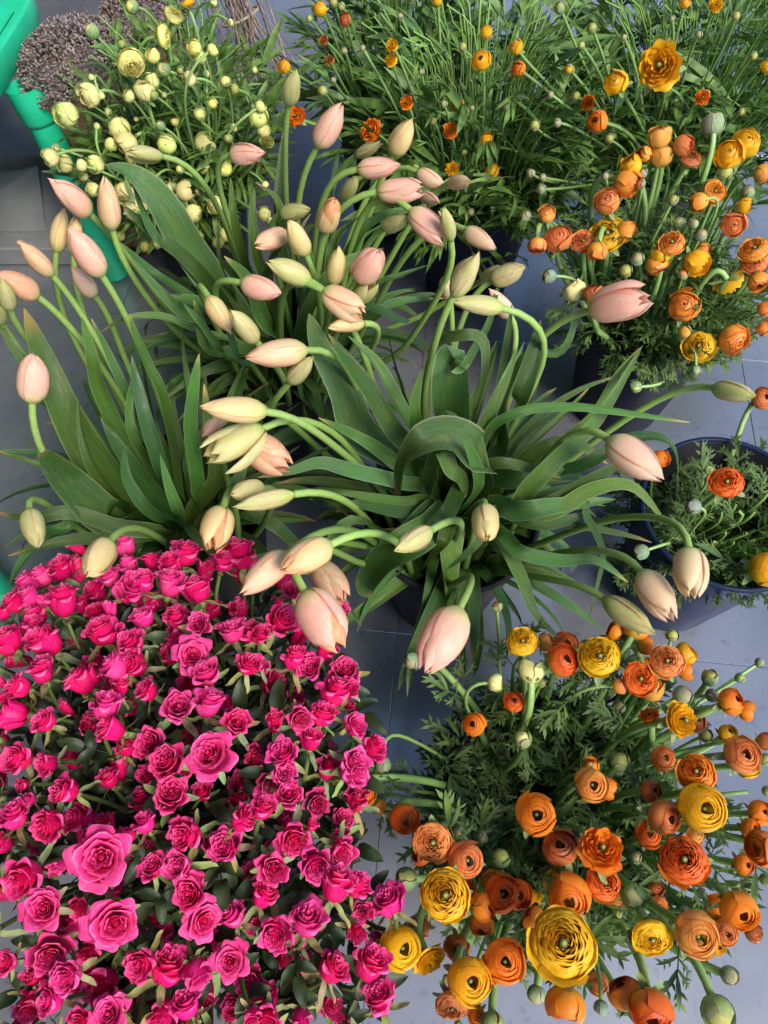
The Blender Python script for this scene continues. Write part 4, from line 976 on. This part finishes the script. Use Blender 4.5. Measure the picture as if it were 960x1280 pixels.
def ran_foliage(name, bk, n, zlo, zhi, rad, fam, mat, seed, size, cen=None, stalks=60, droop=.5, stalk_r=.0016):
    """the tangle of leaves and leaf stalks that nobody could count"""
    rnd = np.random.default_rng(seed); mb = MB(); ms = MB(); base = BUCKETS[bk]; cen = np.zeros(2) if cen is None else np.array(cen)
    for i in range(n):
        a = rnd.uniform(0, 6.283); r = rad*math.sqrt(rnd.uniform(0, 1)); z = zlo+(zhi-zlo)*rnd.uniform(0, 1)*(1-droop*(r/rad)**2)
        rl = r if z > .27 else min(r, .10)
        q = base+np.array([rl*math.cos(a), rl*math.sin(a), z]); q[:2] += cen*(z-.2)/.3
        az = a+rnd.normal(0, .9); X = nz([math.cos(az), math.sin(az), rnd.uniform(-.3, 1.1)]); Y = nz(np.cross([0, 0, 1], X)+rnd.normal(0, .35, 3)); Z = nz(np.cross(X, Y)); Y = np.cross(Z, X)
        L = size*rnd.uniform(.6, 1.25); M = np.eye(4); M[:3, 0], M[:3, 1], M[:3, 2], M[:3, 3] = X*L, Y*L, Z*L, q; mb.add(fam[i % 6], M)
    for i in range(stalks):
        a = rnd.uniform(0, 6.283); r = rnd.uniform(.01, .08); p0 = base+np.array([r*math.cos(a), r*math.sin(a), .1]); r1 = rad*rnd.uniform(.3, 1.05); z1 = zlo+(zhi-zlo)*rnd.uniform(.3, 1.1)
        p1 = base+np.array([r1*math.cos(a+rnd.normal(0, .3)), r1*math.sin(a+rnd.normal(0, .3)), z1]); p1[:2] += cen*(z1-.2)/.3
        s, _ = stem_tube(p0, p1, nz([math.cos(a), math.sin(a), rnd.uniform(-.3, 1)]), base, stalk_r*1.2, stalk_r*.7, 9, .9, .5, 4); ms.add(s, np.eye(4))
    part('ranunculus_stalks', ms.mesh('ranunculus_stalks', 'stem_green', origin=base), None, np.array(Matrix.Translation(tuple(base))), (.85, .95, .9), 'stuff')
    e = part(name, mb.mesh(name, mat, origin=base), None, np.array(Matrix.Translation(tuple(base))), (1, 1, 1), 'stuff'); return e
def build_all_ranunculus():
    g = np.random.default_rng(3)
    build_ran(FR, 'FR', 'of the nearest orange bunch', 'orange ranunculus in the front bucket', lambda x, y, d, s: .405+.0012*(d-30)+g.uniform(-.012, .012)-(.02 if s == 'U' else 0)-.00022*max(0, abs(x-720)-150), 'fern')
    build_ran(UR, 'UR', 'over the navy bucket', 'orange ranunculus in the navy bucket', lambda x, y, d, s: np.clip(.535-.0007*(y-180)+g.uniform(-.01, .01), .36, .55), 'fern')
    build_ran(RB, 'RB', 'in the blue bucket', 'ranunculus in the blue bucket', lambda x, y, d, s: .36 if 590 < y < 615 else .30 if (x > 940 and y > 700) else .33, 'fern')
    build_ran(YA, 'YA', 'of the middle rear greenery', 'small yellow ranunculus in the rear greenery', lambda x, y, d, s: np.clip(.58-.0011*max(0, y-60)+g.uniform(-.02, .02), .33, .60), 'blade')
    build_ran(YB, 'YB', 'of the far rear greenery', 'yellow ranunculus in the far rear bucket', lambda x, y, d, s: np.clip(.60-.0009*max(0, y-60)+g.uniform(-.02, .02), .40, .62), 'blade')
    build_ran(PY, 'PY', 'of the lemon bunch', 'pale lemon ranunculus by the green table', lambda x, y, d, s: np.clip(.57-.0011*max(0, y-40)+g.uniform(-.02, .02), .26, .58), 'blade')
    F, B = RAN['fern'], RAN['blade']
    ran_foliage('ranunculus_foliage', 'FR', 400, .16, .27, .145, F, 'ranunculus_leaf', 11, .042, (-.03, .01), 40, .2, .0024)
    ran_foliage('ranunculus_foliage', 'UR', 340, .22, .36, .125, F, 'ranunculus_leaf', 12, .042, (0, .02), 40, .3, .002)
    ran_foliage('ranunculus_foliage', 'RB', 280, .11, .275, .09, F, 'ranunculus_leaf', 13, .034, (.16, -.12), 70, .1, .0034)
    ran_foliage('ranunculus_foliage', 'YA', 520, .24, .54, .21, B, 'pale_ranunculus_leaf', 14, .066, (0, 0), 330, .45, .0019)
    ran_foliage('ranunculus_foliage', 'YB', 520, .26, .56, .23, B, 'pale_ranunculus_leaf', 15, .070, (0, 0), 330, .45, .0019)
    ran_foliage('ranunculus_foliage', 'YC', 280, .26, .52, .14, B, 'pale_ranunculus_leaf', 16, .062, (0, 0), 200, .4, .0018)
    ran_foliage('ranunculus_foliage', 'PY', 620, .18, .47, .18, B, 'pale_ranunculus_leaf', 17, .050, (.04, 0), 90, .4, .0018)
build_all_ranunculus()

# ================================================================== GREEN TABLE, GREY BOX, DRIED BUNDLES
def rbox(w_, d_, h_, r, n=5):
    """rounded slab outline as stacked rings"""
    pts = []
    for cx, cy, a0 in ((w_-r, d_-r, 0), (r, d_-r, 90), (r, r, 180), (w_-r, r, 270)):
        for k in range(n+1): a = math.radians(a0+90*k/n); pts.append((cx+r*math.cos(a), cy+r*math.sin(a)))
    p = np.array(pts); c = p.mean(0); R = []
    for s, z in ((0, 0), (.985, 0), (1, .006), (1, h_-.008), (.996, h_-.003), (.985, h_), (0, h_)): q = c+(p-c)*s; R.append(np.c_[q, np.full(len(q), z)])
    mb = MB(); mb.grid(np.array(R), True); return mb
def build_table():
    """a moulded table: only its far right corner and two of its legs come into the picture"""
    cor = at(44, 9, .45); near = at(12, 752, 0)[1]-.09; x1 = cor[0]+.004; W, D, h_ = .62, cor[1]-near+.19, .055; z0 = .45-h_
    a = -math.radians(6.7); M = np.array(Matrix.Translation((x1, cor[1]+.19, 0)) @ Matrix.Rotation(a, 4, 'Z') @ Matrix.Translation((-W, -D, z0))); foot = at(147, 345, 0); foot2 = at(12, 752, 0)
    t = empty('plastic_table', (x1-.05, near+.1, 0), 'bright green moulded plastic table with a round splayed leg at the picture corner', 'table')
    part('table_top', rbox(W, D, h_, .20, 8).mesh('table_top', 'green_plastic'), t, M)
    mb = MB(); gx = W-.014
    box_mb(mb, (gx-.0015, .21, h_-.0005), (gx+.0015, D-.21, h_+.0008))
    part('groove', mb.mesh('groove', 'green_plastic_groove', False), t, M)
    for k in range(3):
        mb = MB(); a = np.linspace(0, 2*math.pi, 28, endpoint=False); el = lambda s, z: np.c_[W-.075+.017*s*np.cos(a), D-.26-k*.3+.032*s*np.sin(a), np.full(28, z)]
        mb.grid(np.array([el(1.14, h_), el(1.04, h_+.0035), el(.92, h_+.0035), el(.82, h_+.001), el(0, h_+.001)]), True); part('raised_oval', mb.mesh('raised_oval', 'green_plastic'), t, M)
    for q, sy in ((foot, 1), (foot2, 1), (foot-np.array([.48, 0, 0]), 1), (foot2-np.array([.42, 0, 0]), 1)):
        top = np.array([q[0]+(-.048 if q[0] > -.8 else .04), q[1]+.055*sy, z0+.003]); P = q+(top-q)*np.array([0, .004, .02, .5, .84, .842, .86, .93, 1])[:, None]
        mb = MB(); tube(mb, P[:6], [.001, .025, .028, .027, .027, .027], 20); l = part('leg', mb.mesh('table_leg', 'green_plastic', origin=q), t, np.array(Matrix.Translation(tuple(q))))
        mb = MB(); tube(mb, P[4:], [.027, .030, .033, .035, .036], 20); s_ = part('socket', mb.mesh('leg_socket', 'green_plastic', origin=q), l); s_.matrix_basis = Matrix.Identity(4)
build_table()
def build_boxes():
    a = at(-40, 200, .0); b = at(92, 345, .0)
    e = empty('cardboard_box', a, 'grey flattened cardboard box lying on the floor under the green table', 'box')
    y0 = b[1]+.03; x1 = at(100, 260, .05)[0]; M = np.array(Matrix.Translation(tuple(a)))
    mb = MB(); box_mb(mb, (x1-.62, y0, .002), (x1, y0+.26, .05), .003); mb.xform(np.array(Matrix.Translation((-a[0], -a[1], 0)))); part('base', mb.mesh('box_base', 'grey_board', False), e, M)
    mb = MB(); box_mb(mb, (x1-.70, y0+.265, .002), (x1-.03, y0+.62, .085), .003); mb.xform(np.array(Matrix.Translation((-a[0], -a[1], 0)))); part('lid', mb.mesh('box_lid', 'grey_board', False), e, M)
    # two folded flaps standing off the base
    for (p, q, r_, s_) in (((-.30, .0, .052), (-.06, .0, .052), (-.10, .17, .09), (-.26, .15, .055)), ((-.60, .02, .052), (-.36, .0, .052), (-.30, .10, .075), (-.52, .16, .055))):
        g_ = np.array([[p, q], [s_, r_]], float)+np.array([x1, y0+.05, 0])-np.array([a[0], a[1], 0]); mb = MB(); mb.grid(g_); mb.grid(g_-np.array([0, 0, .004]), flip=True)
        part('flap', mb.mesh('box_flap', 'grey_board', False), e, M)
build_boxes()
def build_dried():
    rnd = np.random.default_rng(5)
    tuft = MB(); lathe(tuft, [(.0, 0), (.3, .12), (.34, .45), (.2, .8), (.0, 1)], 5)
    for (px, py, z, R, n, lab) in ((100, 75, .40, .115, 3200, 'round grey-brown dried flower bundle in brown paper beside green table'), (178, 5, .40, .085, 1500, 'darker dried flower bundle behind the lemon ranunculus')):
        c = at(px, py, z); foot = np.array([c[0], c[1], 0]); e = empty('dried_bundle', foot, lab, 'dried flowers', 'dried flower bundles by the green table')
        mb = MB()
        for i in range(n):
            d = rnd.normal(0, 1, 3); d[2] = abs(d[2])*.9+.05; d = nz(d); q = c+d*R*np.array([1, 1, .75])*rnd.uniform(.82, 1.03)-np.array([0, 0, .03]); s = rnd.uniform(.006, .012)
            mb.add(tuft, orient(q, nz(d+rnd.normal(0, .9, 3)), 0, (s*.62, s*.62, s*.8)))
        part('flower_heads', mb.mesh('dried_heads', 'dry_tuft', origin=foot), e, np.array(Matrix.Translation(tuple(foot))), None, 'stuff')
        mb = MB(); a = np.linspace(0, 2*math.pi, 40, endpoint=False); rows = []
        for z_, r_ in ((.01, .05), (.15, .06), (z-.06, R*.86), (z-.015, R*1.03)): rr = r_*(1+.05*np.sin(a*5+z_*9)+.03*np.sin(a*11)); rows.append(np.c_[foot[0]+rr*np.cos(a), foot[1]+rr*np.sin(a), z_+.012*np.sin(a*3)*(z_ > .2)])
        mb.grid(np.array(rows), True); part('paper_wrap', mb.mesh('paper_wrap', 'kraft_paper', origin=foot), e, np.array(Matrix.Translation(tuple(foot))))
        mb = MB(); mb.grid(np.array([np.c_[foot[0]+R*.8*s*np.cos(a), foot[1]+R*.8*s*np.sin(a), np.full(40, z-.03)] for s in (1, 0)]), True); part('core', mb.mesh('dried_core', 'dry_tuft', origin=foot), e, np.array(Matrix.Translation(tuple(foot))))
    # dry stalks leaning, cut ends toward the viewer
    p = at(300, 95, .03); e = empty('stalk_bundle', p, 'loose bundle of dry brown stalks leaning on the grey floor', 'dried stalks'); mb = MB()
    for i in range(48):
        q = at(rnd.uniform(290, 375), rnd.uniform(80, 135), .01)*np.array([1, 1, 0])+np.array([0, 0, .008+rnd.uniform(0, .03)]); top = at(rnd.uniform(225, 300), rnd.uniform(-110, -40), rnd.uniform(.22, .40))
        tube(mb, spline([q, (q+top)/2+rnd.normal(0, .01, 3), top], 6), rnd.uniform(.0012, .0026), 5)
    part('stalks', mb.mesh('dry_stalks', 'dry_stalk', origin=p), e, np.array(Matrix.Translation(tuple(p))), None, 'stuff')
    mb = MB(); m = (at(335, 105, .02)+at(262, -75, .31))/2; d = nz(at(262, -75, .31)-at(335, 105, .02)); a = np.linspace(0, 6.283, 25)
    M = orient(m, d); ring = np.array([M[:3, 3]+.06*math.cos(x)*M[:3, 0]+.045*math.sin(x)*M[:3, 1] for x in a]); tube(mb, ring, .003, 5); part('band', mb.mesh('stalk_band', 'tie_rubber', origin=p), e, np.array(Matrix.Translation(tuple(p))))
build_dried()
